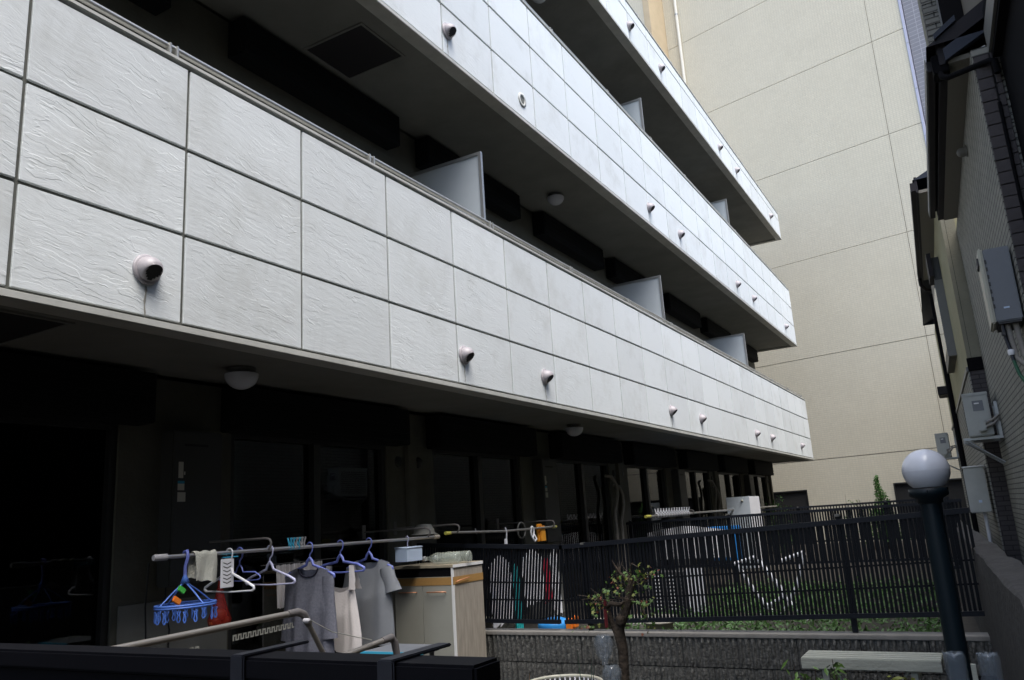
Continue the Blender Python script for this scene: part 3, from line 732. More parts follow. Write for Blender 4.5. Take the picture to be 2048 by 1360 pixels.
# ------------------------------------------------------------------ retaining wall of ribbed split-face blocks
RW = empty('block_wall', (-2, 5.8, 0), 'low ribbed split-face block wall under the slatted fence', 'wall')
def block_mesh(seed):
    rnd = random.Random(seed); mb = MB(); W_, H_ = .392, .193; nr = 9; p = W_ / nr
    for i in range(nr):
        a = i * p + .004; b = (i + 1) * p - .006; rows = 6
        vs = []; fs = []
        for r in range(rows + 1):
            z = H_ * r / rows
            e = 0 if 0 < r < rows else .006
            for q in range(4):
                xx = a + (b - a) * q / 3; d = (0 if q in (0, 3) else -.012 - rnd.random() * .011) + e
                vs.append((xx + rnd.uniform(-.001, .001), min(d, 0), z))
        for r in range(rows):
            for q in range(3): fs.append((r * 4 + q, r * 4 + q + 1, (r + 1) * 4 + q + 1, (r + 1) * 4 + q))
        mb.add(vs, fs)
    mb.box(.001, W_ - .001, .0, .10, .0, H_)
    return mb.mesh('block', M['block'])
bms = [block_mesh(i) for i in range(5)]
for r in range(4):
    for c in range(11):
        x = -4.36 + c * .396 - (.18 if r % 2 else 0)
        if x < -4.4 or x > -.05: continue
        place('block', bms[(r * 3 + c * 2) % 5], (x, 5.76 + random.uniform(-.002, .002), .534 - .2 * r), RW)
build('core', MB().box(-4.39, .02, 5.772, 5.92, 0, .728), M['mortar'], RW)
build('cap', MB().bbox(-4.39, -.0, 5.745, 5.925, .7285, .756, .005), M['cap'], RW)

# ------------------------------------------------------------------ slatted fences
slat_me = MB().box(-.0092, .0092, -.0042, .0042, 0, 1).mesh('slat', M['fence'])
def fence(y, spans, base, label, lean=0.0, dz=0.0, pitch=.0273, posts=(), rowsep=True, legs=True):
    x_all0, x_all1 = spans[0][0], spans[-1][2]
    F = empty('slatted_fence', ((x_all0 + x_all1) / 2, y, base), label, 'fence', 'black slatted garden fences')
    for (xa, za, xb, zb, ba, bb, sh) in spans:
        n = int((xb - xa) / pitch)
        for i in range(n):
            q = (i + .5) / n; x = xa + (xb - xa) * q; zt = za + (zb - za) * q - .03; z0 = ba + (bb - ba) * q + .02
            o = place('slat', slat_me, (x - sh, y + random.uniform(-.001, .001), z0), F); o.scale = (1, 1, zt - z0)
            if sh: o.rotation_euler.y = math.atan2(2 * sh, zt - z0)
            else: o.rotation_euler.y = random.uniform(-.002, .002)
        for nm, z1, z2, hh in (('top_rail', za, zb, .034), ('bottom_rail', ba + .03, bb + .03, .030)):
            s_ = sh if nm == 'top_rail' else -sh
            mb = MB(); w_ = .018
            vs = [(xa + s_, y - w_, z1 - hh), (xb + s_, y - w_, z2 - hh), (xb + s_, y + w_, z2 - hh), (xa + s_, y + w_, z1 - hh), (xa + s_, y - w_, z1), (xb + s_, y - w_, z2), (xb + s_, y + w_, z2), (xa + s_, y + w_, z1)]
            mb.add(vs, [(3, 2, 1, 0), (4, 5, 6, 7), (0, 1, 5, 4), (1, 2, 6, 5), (2, 3, 7, 6), (3, 0, 4, 7)])
            build(nm, mb, M['fence_rail'], F)
        if rowsep:
            for zz in (.5, .28):
                s0 = ba + (za - ba) * zz; s1 = bb + (zb - bb) * zz
                build('cross_bar', MB().add([(xa, y + .007, s0), (xb, y + .007, s1), (xb, y + .014, s1), (xa, y + .014, s0), (xa, y + .007, s0 + .012), (xb, y + .007, s1 + .012), (xb, y + .014, s1 + .012), (xa, y + .014, s0 + .012)],
                    [(3, 2, 1, 0), (4, 5, 6, 7), (0, 1, 5, 4), (1, 2, 6, 5), (2, 3, 7, 6), (3, 0, 4, 7)]), M['fence'], F)
    for x, zt in posts:
        build('post', MB().bbox(x - .018, x + .018, y + .016, y + .05, base, zt, .003), M['fence_rail'], F)
        build('post_clamp', MB().bbox(x - .016, x + .016, y - .021, y + .02, zt - .005, zt + .012, .003), M['gutter'], F)
    return F
fence(5.83, [(-4.36, 1.475, -2.94, 1.402, .82, .805, .035), (-2.93, 1.402, -.05, 1.512, .805, .865, 0)], .757,
      'nearest black slatted fence on the block wall, its left section sagging and leaning', posts=((-2.73, 1.40), (-.83, 1.505)))
fence(10.8, [(-4.36, 1.50, -.2, 1.53, .86, .86, 0)], .55, 'second black slatted fence, farther back behind the first', posts=((-4.3, 1.52), (-2.9, 1.52), (-1.4, 1.52), (-.25, 1.52)), rowsep=False, pitch=.031)
fence(15.7, [(-4.3, 1.545, -.4, 1.56, .9, .9, 0)], .55, 'third black slatted fence, farthest, in front of the cream tiled wall', posts=((-2.9, 1.54), (-1.4, 1.55)), rowsep=False, pitch=.05)
# short higher return beside the lamp post
F = empty('slatted_gate', (-.12, 9.2, .55), 'short black slatted gate beside the lamp post at the concrete wall', 'gate')
for i in range(9): place('slat', slat_me, (-.42 + i * .034, 9.2, .9), F).scale = (1, 1, .62)
build('top_rail', MB().bbox(-.45, -.13, 9.18, 9.22, 1.52, 1.55, .003), M['fence_rail'], F)
build('bottom_rail', MB().bbox(-.45, -.13, 9.18, 9.22, .88, .91, .003), M['fence_rail'], F)

# ------------------------------------------------------------------ near fence (solid, dark)
NF = empty('black_screen_fence', (-2, .9, .3), 'solid black screen fence with flat top crossing the bottom left corner', 'fence')
build('panel', MB().bbox(-4.38, -.575, .885, .915, .3, 1.40, .003), M['nearf'], NF)
build('top_plate', MB().bbox(-4.38, -.565, .868, .932, 1.401, 1.432, .004), M['nearf'], NF)
build('end_post', MB().bbox(-.60, -.560, .872, .884, .3, 1.4, .003), M['nearf'], NF)
for x in (-.975, -.70):
    build('clamp_strap', MB().bbox(x - .014, x + .014, .862, .8675, 1.1, 1.436, .002), M['bar'], NF)
    build('clamp_arm', MB().bbox(x - .012, x + .012, .862, 1.0, 1.4325, 1.437, .0015), M['bar'], NF)

# ------------------------------------------------------------------ lamp post
LP = empty('garden_lamp', (-.2, 4.5, .3), 'white globe lamp on a dark post in the right of the garden', 'lamp')
build('post', MB().lathe([(.0475, .0), (.0475, 1.262)], -.2, 4.5, 24, 'z', .3), M['post'], LP)
build('collar', MB().lathe([(.045, 1.262), (.058, 1.265), (.060, 1.285), (.088, 1.30), (.090, 1.335), (.0, 1.336)], -.2, 4.5, 28, 'z', .3), M['post'], LP)
pr_ = [(.109 * math.cos(a), 1.422 + .106 * math.sin(a)) for a in [math.radians(-50 + 140 * i / 18) for i in range(19)]]
build('globe', MB().lathe(pr_, -.195, 4.5, 36, 'z', .3), M['globe'], LP)
build('globe_seam', MB().lathe([(.1092, 1.418), (.1098, 1.422), (.1092, 1.426)], -.195, 4.5, 36, 'z', .3), M['globe'], LP)
for k in range(3): build('fixing_screw', MB().lathe([(.006, -.096), (.006, -.088)], -.2, 4.5, 8, 'y', 1.62) if k == 0 else MB().tube([(-.2 + .088 * math.cos(2.1 * k - 1.57), 4.5 + .088 * math.sin(2.1 * k - 1.57), 1.62), (-.2 + .097 * math.cos(2.1 * k - 1.57), 4.5 + .097 * math.sin(2.1 * k - 1.57), 1.62)], .006, 8), M['alu'], LP)

# ------------------------------------------------------------------ bench
BN = empty('garden_bench', (-.68, 5.3, .3), 'weathered white slatted bench in front of the block wall', 'bench')
for i in range(4): build('slat', MB().bbox(-1.055, -.315, 5.16 + i * .062, 5.16 + i * .062 + .052, .70, .716, .003), M['wood_w'], BN)
build('apron', MB().bbox(-1.055, -.315, 5.145, 5.159, .655, .714, .003), M['wood_w'], BN)
build('apron', MB().bbox(-1.055, -.315, 5.407, 5.42, .655, .714, .003), M['wood_w'], BN)
for x in (-.93, -.46):
    for yy in (5.17, 5.38): build('leg', MB().bbox(x - .018, x + .018, yy, yy + .03, .3, .699, .003), M['wood_w'], BN)
    build('brace', MB().tube([(x, 5.2, .69), (x + (.2 if x < -.7 else -.16), 5.2, .45)], .01, 6), M['wood_w'], BN)

# ------------------------------------------------------------------ cabinet with bottles
CB = empty('storage_cabinet', (-3.74, 5.3, .3), 'tall grey two-door cupboard with brown tape round it and chipboard side', 'cabinet')
cx0, cx1, cy0, cy1, cz1 = -4.02, -3.475, 5.10, 5.52, 1.322
build('carcass', MB().bbox(cx0, cx1 - .016, cy0 + .02, cy1, .3, cz1 - .022, .002), M['cab_s'], CB)
build('side_panel', MB().bbox(cx1 - .0155, cx1, cy0 + .018, cy1, .3, cz1 - .022, .002), M['cab_s'], CB)
build('edge_strip', MB().box(cx1 - .014, cx1 + .0015, cy0 + .0, cy0 + .0175, .3, cz1 - .023), M['white'], CB)
build('top', MB().bbox(cx0 - .01, cx1 + .004, cy0 - .004, cy1 + .01, cz1 - .0215, cz1, .003), M['cab_t'], CB)
build('top_edge', MB().box(cx1 + .0045, cx1 + .0075, cy0, cy1, cz1 - .023, cz1 - .001), M['white'], CB)
xm = (cx0 + cx1) / 2 - .01
build('recess_band', MB().box(cx0, cx1 - .0155, cy0 + .006, cy0 + .0195, 1.236, cz1 - .0225), M['black'], CB)
for a, b in ((cx0, xm - .002), (xm + .002, cx1 - .0155)):
    d = build('door', MB().bbox(a, b, cy0, cy0 + .0195, .34, 1.235, .002), M['cab_f'], CB)
    build('handle', MB().tube([(a + .05, cy0 - .001, 1.125), (a + .05, cy0 - .02, 1.128), (b - .05, cy0 - .02, 1.128), (b - .05, cy0 - .001, 1.125)], .004, 6), M['copper'], d)
build('tape', MB().box(cx0, cx1 - .013, cy0 - .0022, cy0 - .0005, 1.175, 1.232).box(cx1 + .002, cx1 + .0035, cy0 - .001, cy1, 1.178, 1.232), M['tape'], CB)
build('hook', MB().tube([(cx1 + .004, 5.14, 1.19), (cx1 + .016, 5.14, 1.20), (cx1 + .016, 5.30, 1.215)], .004, 6), M['copper'], CB)
def bottle_profile(s=1.0, L=.30, R_=.042):
    p = [(0.0, .006), (R_ * .55, .0), (R_ * .95, .006), (R_, .02)]
    for i in range(9): p += [(R_ if i % 2 else R_ * .94, .03 + i * .016)]
    p += [(R_, .18), (R_ * .98, .20), (R_ * .6, .245), (R_ * .34, .265), (R_ * .32, .285), (R_ * .36, .286), (R_ * .36, L), (0, L)]
    return [(a * s, b * s) for a, b in p]
for i, (yy, lab) in enumerate(((5.20, 'nearer clear plastic bottle lying on top of the cupboard'), (5.31, 'farther clear plastic bottle lying on the cupboard top behind another'))):
    t = empty('plastic_bottle', (-3.5, yy, cz1), lab, 'bottle', 'bottles lying on the cupboard')
    vs = MB().lathe([(r, -h) for r, h in bottle_profile(1.05)], -3.475 + .03 * i, yy, 16, 'x', cz1 + .046)
    build('body', vs, M['bottle'], t)
    build('cap', MB().lathe([(.018, 0), (.018, -.022), (.0, -.022)], -3.475 + .03 * i - .312, yy, 12, 'x', cz1 + .046), M['whitepl'], t)
# small step stool and low things behind the near fence
t = empty('folding_step', (-2.9, 3.75, .3), 'low grey folding step with turquoise edges in front of the cupboard', 'step stool')
build('top', MB().bbox(-3.10, -2.76, 3.62, 3.90, .925, .955, .006), M['heater'], t)
build('edge_guard', MB().box(-3.102, -2.758, 3.612, 3.619, .945, .957).box(-2.7585, -2.752, 3.62, 3.72, .93, .957), M['cyan'], t)
for x, yy in ((-3.06, 3.65), (-2.80, 3.65), (-3.06, 3.87), (-2.80, 3.87)): build('leg', MB().tube([(x, yy, .924), (x * 1.01, yy, .3)], .014, 8), M['heater'], t)

# ------------------------------------------------------------------ laundry poles on wall arms
def arm(y, label, x1=-3.74, z=1.545):
    t = empty('pole_arm', (WX, y, z), label, 'bracket', 'wall arms that carry the laundry poles')
    build('arm', MB().tube([(WX + .01, y, z + .055), (x1 - .03, y, z + .055), (x1, y, z + .048), (x1 + .012, y, z + .03), (x1 + .008, y, z + .008), (x1 - .01, y, z - .012)], .007, 8), M['rackj'], t)
    build('wall_plate', MB().bbox(WX + .001, WX + .012, y - .02, y + .02, z + .0, z + .11, .002), M['rackj'], t)
arm(3.55, 'dark arm under the long pole beside the empty lilac hanger')
arm(5.19, 'dark arm at the joint end of the long laundry pole')
arm(5.60, 'dark arm at the start of the twin rods by the cupboard', z=1.56)
arm(7.33, 'dark arm at the yellow tipped end of the twin rods', z=1.54)
arm(12.0, 'dark arm under the farthest pole with white pegs', z=1.56)
PX = -3.80
t = empty('laundry_pole', (PX, 4, 1.53), 'long metal laundry pole carrying the shirts and hangers', 'laundry pole')
build('rod', MB().tube([(PX, 2.86, 1.537), (PX, 4.1, 1.53), (PX, 5.34, 1.527)], .0115, 12), M['pole'], t)
build('end_cap', MB().tube([(PX, 2.80, 1.537), (PX, 2.81, 1.537), (PX, 2.88, 1.537)], [.014, .018, .018], 12), M['greypl'], t)
build('end_cap', MB().tube([(PX, 5.335, 1.527), (PX, 5.40, 1.527)], .017, 12), M['cab_s'], t)
t = empty('laundry_pole', (PX, 6.5, 1.53), 'pair of thinner rods continuing past the cupboard with yellow tips', 'laundry pole')
for dx, dz in ((0, 0), (.028, .004)):
    build('rod', MB().tube([(PX + dx, 5.55, 1.548 + dz), (PX + dx, 6.4, 1.525 + dz), (PX + dx, 7.43, 1.53 + dz)], .009, 10), M['pole'], t)
build('end_cap', MB().tube([(PX, 7.425, 1.53), (PX, 7.50, 1.53)], .014, 10), M['yellow'], t)
build('end_cap', MB().tube([(PX, 5.50, 1.549), (PX, 5.58, 1.547)], .014, 10), M['yellow'], t)
t = empty('laundry_pole', (PX, 13, 1.57), 'far laundry pole above the second fence with a row of white pegs', 'laundry pole')
build('rod', MB().tube([(PX, 10.2, 1.565), (PX, 13, 1.57), (PX, 18.2, 1.585)], .016, 10), M['pole'], t)
build('end_cap', MB().tube([(PX, 10.12, 1.565), (PX, 10.3, 1.565)], .02, 10), M['yellow'], t)

# ------------------------------------------------------------------ hangers
def hanger(y, label, m_, x=PX, zp=1.53, half=.205, drop=.19, r=.0075, yaw=0, scale=1, bar=True):
    t = empty('clothes_hanger', (x, y, zp), label, 'hanger', 'plastic clothes hangers on the laundry pole')
    c, s = math.cos(yaw), math.sin(yaw)
    def q(a, z): return (x + a * c, y + a * s, zp + z)
    hook = [q(.026 * math.cos(a) , .0 + .026 * math.sin(a)) for a in [math.radians(200 - 205 * i / 10) for i in range(11)]]
    build('hook', MB().tube(hook + [q(.02, -.03), q(.0, -.05), q(0, -.075)], .0045, 8), m_, t)
    pts = [q(0, -.07), q(.02, -.09), q(.03, -.115), q(half * .75, -drop + .035), q(half, -drop + .012), q(half + .003, -drop), q(half - .012, -drop - .010)]
    pts2 = [q(-.0, -.07), q(-.02, -.09), q(-.03, -.115), q(-half * .75, -drop + .035), q(-half, -drop + .012), q(-half - .003, -drop), q(-half + .012, -drop - .010)]
    build('arm', MB().tube(pts, r, 8), m_, t); build('arm', MB().tube(pts2, r, 8), m_, t)
    if bar: build('crossbar', MB().tube([pts[-1], q(0, -drop - .016), pts2[-1]], r * .65, 8), m_, t)
    return t
hanger(3.61, 'empty lilac hanger between the white slotted board and the row of pegs', M['lilacpl'])
hanger(3.30, 'empty white hanger behind the slotted board, next to the towel', M['whitepl'], half=.20, drop=.20)
hanger(3.42, 'thin blue hanger hanging empty behind the white one', M['bluehg'], half=.17, r=.004, drop=.15, x=PX - .05)
hanger(3.95, 'blue hanger inside the dark patterned top', M['bluehg'], r=.009)
hanger(4.24, 'blue hanger carrying the beige tank top', M['bluehg'], r=.009, drop=.17)
hanger(4.54, 'blue hanger inside the plain grey t-shirt', M['bluehg'], r=.009)

# slotted white board
t = empty('slotted_board', (PX, 3.27, 1.35), 'small white board with arrow shaped slots hanging from the pole', 'rack accessory')
mb = MB(); mb.bbox(PX + .012, PX + .02, 3.225, 3.318, 1.34, 1.50, .003)
build('board', mb, M['whitepl'], t)
for i in range(6):
    zz = 1.362 + i * .021; xx = PX + .0205
    build('slot', MB().add([(xx, 3.24, zz + .010), (xx, 3.268, zz), (xx, 3.296, zz + .010), (xx, 3.296, zz + .016), (xx, 3.268, zz + .006), (xx, 3.24, zz + .016)], [(0, 1, 4, 5), (1, 2, 3, 4)]), M['acdk'], t)
build('clip', MB().bbox(PX - .01, PX + .02, 3.25, 3.35, 1.505, 1.512, .002), M['cyan'], t)

# towel over the pole
vs = []; fs = []; nu, nv = 14, 22
for i in range(nu + 1):
    yy = 3.045 + .145 * i / nu
    for j in range(nv + 1):
        s_ = -.155 + .325 * j / nv
        if abs(s_) < .03: xx = PX + .018 * math.sin(s_ / .03 * PI / 2); zz = 1.537 + .018 * math.cos(s_ / .03 * PI / 2)
        else:
            d = abs(s_) - .03; sg = 1 if s_ > 0 else -1
            xx = PX + sg * (.018 + .012 * math.sin(yy * 60 + d * 9) * d * 5); zz = 1.537 - d
        zz += -.02 * (i / nu) ** 2 * (abs(s_) > .12) + .004 * math.sin(i)
        vs.append((xx, yy + .01 * math.sin(s_ * 14), zz))
for i in range(nu):
    for j in range(nv): fs.append((i * (nv + 1) + j, i * (nv + 1) + j + 1, (i + 1) * (nv + 1) + j + 1, (i + 1) * (nv + 1) + j))
build('towel', MB().add(vs, fs, True), M['towel'], None, 'small off-white towel folded over the left end of the pole', 'towel', origin=(PX, 3.1, 1.5))

# ------------------------------------------------------------------ garments
def body_tube(x, y, ztop, zbot, half_top, half_bot, th, neck=.085, dip=.055, slope=.05, folds=6, amp=.012, n=56, rows=22, seed=0, shear=0.0):
    vs = []; fs = []
    for r in range(rows + 1):
        q = r / rows
        for j in range(n):
            a = 2 * PI * j / n; cx_, sx_ = math.cos(a), math.sin(a)
            cxx = math.copysign(abs(cx_) ** .75, cx_)
            hw = half_top + (half_bot - half_top) * min(1, q * 1.25)
            xx = cxx * hw
            t_ = th * (.25 + .75 * min(1, q * 2.5)); yy = sx_ * t_
            yy += amp * q * math.sin(folds * xx / hw * 1.9 + seed + 2.0 * q) + amp * .5 * q * math.sin(folds * 2.3 * xx / hw + seed * 2)
            zt = ztop - slope * (abs(xx) / hw) ** 1.2
            if abs(xx) < neck: zt -= (dip if sx_ < 0 else dip * .45) * math.sqrt(max(0, 1 - (xx / neck) ** 2))
            zz = zt + (zbot - zt) * q + (.008 * math.sin(5 * xx / hw + seed) if r == rows else 0)
            vs.append((x + xx + shear * q, y + yy, zz))
    for r in range(rows):
        for j in range(n):
            k = (j + 1) % n; fs.append((r * n + j, r * n + k, (r + 1) * n + k, (r + 1) * n + j))
    return MB().add(vs, fs, True)
def sleeve(mb, x0, y0, z0, x1, y1, z1, r0, r1, flat=.45, seed=0, rows=9, n=16):
    vs = []; fs = []
    d = Vector((x1 - x0, y1 - y0, z1 - z0)); t_ = d.normalized(); yv = Vector((0, 1, 0)); q = t_.cross(yv).normalized()
    for r in range(rows + 1):
        u = r / rows; rr = r0 + (r1 - r0) * u; c = Vector((x0, y0, z0)) + d * u
        for j in range(n):
            a = 2 * PI * j / n; w_ = 1 + .10 * math.sin(3 * a + seed + 5 * u)
            vs.append(c + q * math.cos(a) * rr * w_ + yv * math.sin(a) * rr * flat * w_)
    for r in range(rows):
        for j in range(n): fs.append((r * n + j, r * n + (j + 1) % n, (r + 1) * n + (j + 1) % n, (r + 1) * n + j))
    mb.add(vs, fs, True); return mb
# patterned long top
g = empty('patterned_top', (PX, 3.95, 1.37), 'dark grey patterned long-sleeved top with navy neckline on the left', 'top')
build('body', body_tube(PX, 3.95, 1.42, .78, .185, .20, .05, seed=1, folds=5, slope=.045, amp=.018, dip=.075), M['shirt_dk'], g)
build('neck_trim', MB().tube([(PX - .085 + .17 * i / 12, 3.95 - .016, 1.418 - .02 * (abs(-.085 + .17 * i / 12) / .19) - .075 * math.sqrt(max(0, 1 - ((-.085 + .17 * i / 12) / .087) ** 2))) for i in range(13)], .005, 6), M['navycloth'], g)
build('sleeve', sleeve(MB(), PX + .158, 3.95, 1.345, PX + .178, 3.93, .97, .045, .06, .5, 2), M['shirt_dk'], g)
build('sleeve', sleeve(MB(), PX - .16, 3.95, 1.345, PX - .185, 3.95, .95, .045, .06, .5, 4), M['shirt_dk'], g)
# beige tank top
g = empty('tank_top', (PX, 4.24, 1.4), 'beige ribbed tank top hanging between the two grey tops', 'tank top')
build('body', body_tube(PX, 4.24, 1.265, .845, .115, .165, .04, neck=.09, dip=.05, slope=-.005, folds=9, amp=.009, seed=3, shear=.0), M['tank'], g)
for sx in (-1, 1):
    for sy in (-1, 1):
        vs = []; fs = []
        for i in range(9):
            q = i / 8; xc = PX + sx * (.125 - .025 * math.sin(q * PI / 2)) if False else PX + sx * (.135 - .035 * q); hw = .022 + .016 * (1 - q) ** 2; yy = 4.24 + sy * (.028 * (1 - q) + .004)
            zz = 1.235 + .155 * q
            vs += [(xc - hw, yy, zz), (xc + hw * (.6 if q < .3 else 1), yy, zz)]
        for i in range(8): fs.append((2 * i, 2 * i + 1, 2 * i + 3, 2 * i + 2))
        build('strap', MB().add(vs, fs, True), M['tank'], g)
# grey t-shirt
g = empty('grey_tshirt', (PX, 4.54, 1.37), 'plain grey short-sleeved t-shirt on the right of the hanging tops', 't-shirt')
build('body', body_tube(PX, 4.54, 1.425, .835, .18, .195, .055, seed=5, folds=4, slope=.04, amp=.012, neck=.09, dip=.08), M['shirt_gr'], g)
build('sleeve', sleeve(MB(), PX + .152, 4.54, 1.35, PX + .195, 4.55, 1.185, .05, .066, .75, 1), M['shirt_gr'], g)
build('sleeve', sleeve(MB(), PX - .152, 4.54, 1.35, PX - .195, 4.54, 1.185, .05, .066, .5, 3), M['shirt_gr'], g)
# pleated beige cloth behind
vs = []; fs = []; n = 60
for i in range(n + 1):
    yy = 3.93 + .42 * i / n; xx = -4.08 + .018 * math.sin(i * 1.3) + .01 * math.sin(i * .37)
    for j in range(7): vs.append((xx * 1 + .002 * j, yy, 1.42 - .045 * j + .006 * math.sin(i * 1.3)))
for i in range(n):
    for j in range(6): fs.append((i * 7 + j, i * 7 + j + 1, (i + 1) * 7 + j + 1, (i + 1) * 7 + j))
build('pleated_cloth', MB().add(vs, fs, True), M['tank'], None, 'pinkish beige pleated cloth pegged up behind the tops', 'laundry', origin=(-4.05, 4.1, 1.3))
build('pleated_cloth_line', MB().tube([(-4.08, 3.8, 1.43), (-4.08, 4.5, 1.43)], .003, 6), M['rackj'], None, 'thin line behind the tops that holds the pleated cloth', 'line', origin=(-4.08, 4.1, 1.43))

# pegs ------------------------------------------------------------
def peg_mb(x, y, z, L=.075, spread=.018, ax='x'):
    mb = MB()
    for s in (-1, 1):
        pts = [(x + s * spread, y, z + L * .55), (x + s * spread * .5, y, z + L * .2), (x + s * .004, y, z), (x + s * .012, y, z - L * .2), (x + s * .004, y, z - L * .42)]
        mb.tube(pts, [.0055, .005, .0045, .0045, .0045], 6)
    mb.tube([(x - .008, y, z), (x + .008, y, z)], .006, 6); return mb
pegc = ['cyan', 'cyan', 'greypl', 'cyan', 'greypl', 'greypl']
names = ['leftmost pale blue peg of the row clipped on the long pole', 'second pale blue peg from the left of the row on the long pole', 'grey peg between two blue pegs of the row on the long pole',
         'blue peg with a grey peg on either side in the row on the long pole', 'grey peg, second from the right of the row on the long pole', 'rightmost grey peg of the row beside the patterned top']
for i in range(6):
    build('clothes_peg', peg_mb(PX, 3.775 + i * .024, 1.552), M[pegc[i]], None, names[i], 'clothes peg', 'row of pegs on the long pole', origin=(PX, 3.775 + i * .024, 1.55))
# white pegs on the far pole
base = None
for i in range(13):
    y = 10.55 + i * .115
    if base is None:
        mb = MB()
        mb.lathe([(.03, -.02), (.034, 0), (.03, .02)], PX, y, 10, 'y', 1.567)
        for s in (-1, 1): mb.tube([(PX + s * .004, y, 1.59), (PX + s * .025, y + .02, 1.66)], .007, 6)
        base = build('clothes_peg', mb, M['whitepl'], None, 'white peg in the dense row on the far laundry pole', 'clothes peg', 'white pegs on the far pole', origin=(PX, y, 1.567))
    else:
        c = base.copy(); COL.objects.link(c); c.location = (PX, y, 1.567)
# hanging bits on the twin rods
build('white_clip', MB().tube([(PX + .03 + .0 * i, 6.93 + .028 * math.cos(a), 1.50 + .05 * math.sin(a)) for i, a in enumerate([2 * PI * k / 16 for k in range(16)])], .009, 8, closed=True)
      .tube([(PX + .04, 6.95, 1.47), (PX + .05, 6.97, 1.43), (PX + .05, 6.93, 1.41), (PX + .04, 6.91, 1.45)], .009, 8, closed=True), M['whitepl'], None, 'large white ring clip hanging on the twin rods', 'clip', origin=(PX, 6.93, 1.5))
build('orange_clip', MB().bbox(PX - .02, PX + .0, 7.10, 7.20, 1.40, 1.57, .006).bbox(PX + .001, PX + .02, 7.13, 7.23, 1.40, 1.55, .006), M['orange2'], None, 'orange quilt clip near the end of the twin rods', 'clip', origin=(PX, 7.15, 1.5))
build('grey_hoop', MB().tube([(PX - .05, 6.86 + .075 * math.cos(a), 1.52 + .075 * math.sin(a)) for a in [2 * PI * k / 24 for k in range(24)]], .008, 8, closed=True), M['gutter'], None, 'grey hoop behind the white ring clip', 'hoop', origin=(PX - .05, 6.86, 1.52))
build('hook_ring', MB().tube([(PX + .005, 5.95 + .002 * i, 1.545 + .022 * math.cos(i * .5) ) for i in range(8)], .004, 6), M['greypl'], None, 'small metal hook on the twin rods above the cupboard', 'hook', origin=(PX, 5.95, 1.54))
build('hook_ring', MB().tube([(PX + .03, 6.42, 1.56), (PX + .035, 6.43, 1.52), (PX + .03, 6.43, 1.46)], .006, 6).bbox(PX + .02, PX + .035, 6.40, 6.44, 1.40, 1.46, .004), M['whitepl'], None, 'white hook tag hanging from the middle of the twin rods', 'hook', origin=(PX, 6.42, 1.5))
# tan lampshade-like hat above rods
hat = MB().lathe([(.0, .075), (.06, .07), (.085, .03), (.09, 0), (.12, -.01)], -4.05, 5.55, 18, 'z', 1.56)
build('tan_hat', hat, M['pot'], None, 'tan hat resting behind the joint of the laundry poles', 'hat', origin=(-4.05, 5.55, 1.56))
# basket hanging from hook
t = empty('peg_basket', (-3.75, 5.0, 1.37), 'pale blue peg basket hanging at the right end of the long pole', 'basket')
mb = MB(); z0, z1 = 1.365, 1.465; y0, y1 = 4.90, 5.09; xa, xb = PX - .05, PX + .06
mb.box(xa, xb, y0, y1, z0, z0 + .006)
for q in ((xa, xa + .005, y0, y1), (xb - .005, xb, y0, y1), (xa + .005, xb - .005, y0, y0 + .005), (xa + .005, xb - .005, y1 - .005, y1)): mb.box(*q, z0 + .006, z1)
build('bin', mb, M['bluewhite'], t)
build('rim', MB().tube([(xa, y0, z1), (xb, y0, z1), (xb, y1, z1), (xa, y1, z1)], .007, 6, closed=True), M['bluewhite'], t)
build('hook', MB().tube([(PX, 4.99, 1.46), (PX, 4.99, 1.50), (PX + .012, 4.99, 1.535), (PX, 4.99, 1.553), (PX - .014, 4.99, 1.54)], .004, 6), M['lilacpl'], t)

# pinch hanger
PH = empty('pinch_hanger', (PX, 3.01, 1.28), 'round blue pinch hanger with dangling clips at the left end of the pole', 'pinch hanger')
zc = 1.272; RR = .165
ringp = [(PX + RR * .82 * math.cos(a), 3.01 + RR * math.sin(a), zc) for a in [2 * PI * k / 40 for k in range(40)]]
mb = MB(); mb.tube(ringp, .006, 8, closed=True); mb.tube([(x, y, z + .011) for x, y, z in ringp], .006, 8, closed=True)
build('ring', mb, M['bluepl'], PH)
build('spoke', MB().tube([(PX - RR * .8, 3.01, zc), (PX + RR * .8, 3.01, zc)], .006, 6).tube([(PX, 3.01 - RR, zc), (PX, 3.01 + RR, zc)], .006, 6), M['bluepl'], PH)
build('hook', MB().tube([(PX, 3.0, 1.43), (PX, 3.0, 1.48), (PX + .02, 3.0, 1.53), (PX + .012, 3.0, 1.562), (PX - .012, 3.0, 1.558), (PX - .02, 3.0, 1.53)], [.010, .009, .009, .009, .008, .007], 8), M['bluehg'], PH)
build('hub', MB().lathe([(.006, .05), (.012, .03), (.024, .0), (.0, -.002)], PX, 3.0, 14, 'z', 1.395), M['bluepl'], PH)
for a in (PI * .5, -PI * .5, PI * 1.02, 0.02):
    build('chain', MB().tube([(PX, 3.0, 1.40), (PX + RR * .41 * math.cos(a) , 3.005 + RR * .5 * math.sin(a), 1.345), (PX + RR * .82 * math.cos(a), 3.01 + RR * math.sin(a), zc + .01)], .0045, 6), M['bluepl'], PH)
clipb = MB()
for s in (-1, 1): clipb.tube([(s * .010, 0, -.012), (s * .003, 0, -.03), (s * .009, 0, -.055), (s * .002, 0, -.07)], .0042, 6)
clipb.tube([(0, 0, .0), (0, 0, -.02)], .002, 6)
clip_me = clipb.mesh('clip', M['bluepl'])
for k in range(18):
    a = 2 * PI * k / 18 + .1; rr = 1 if k % 3 else .6
    o = place('clip', clip_me, (PX + RR * .82 * rr * math.cos(a), 3.01 + RR * rr * math.sin(a), zc - .006), PH); o.rotation_euler.z = random.uniform(0, 3)
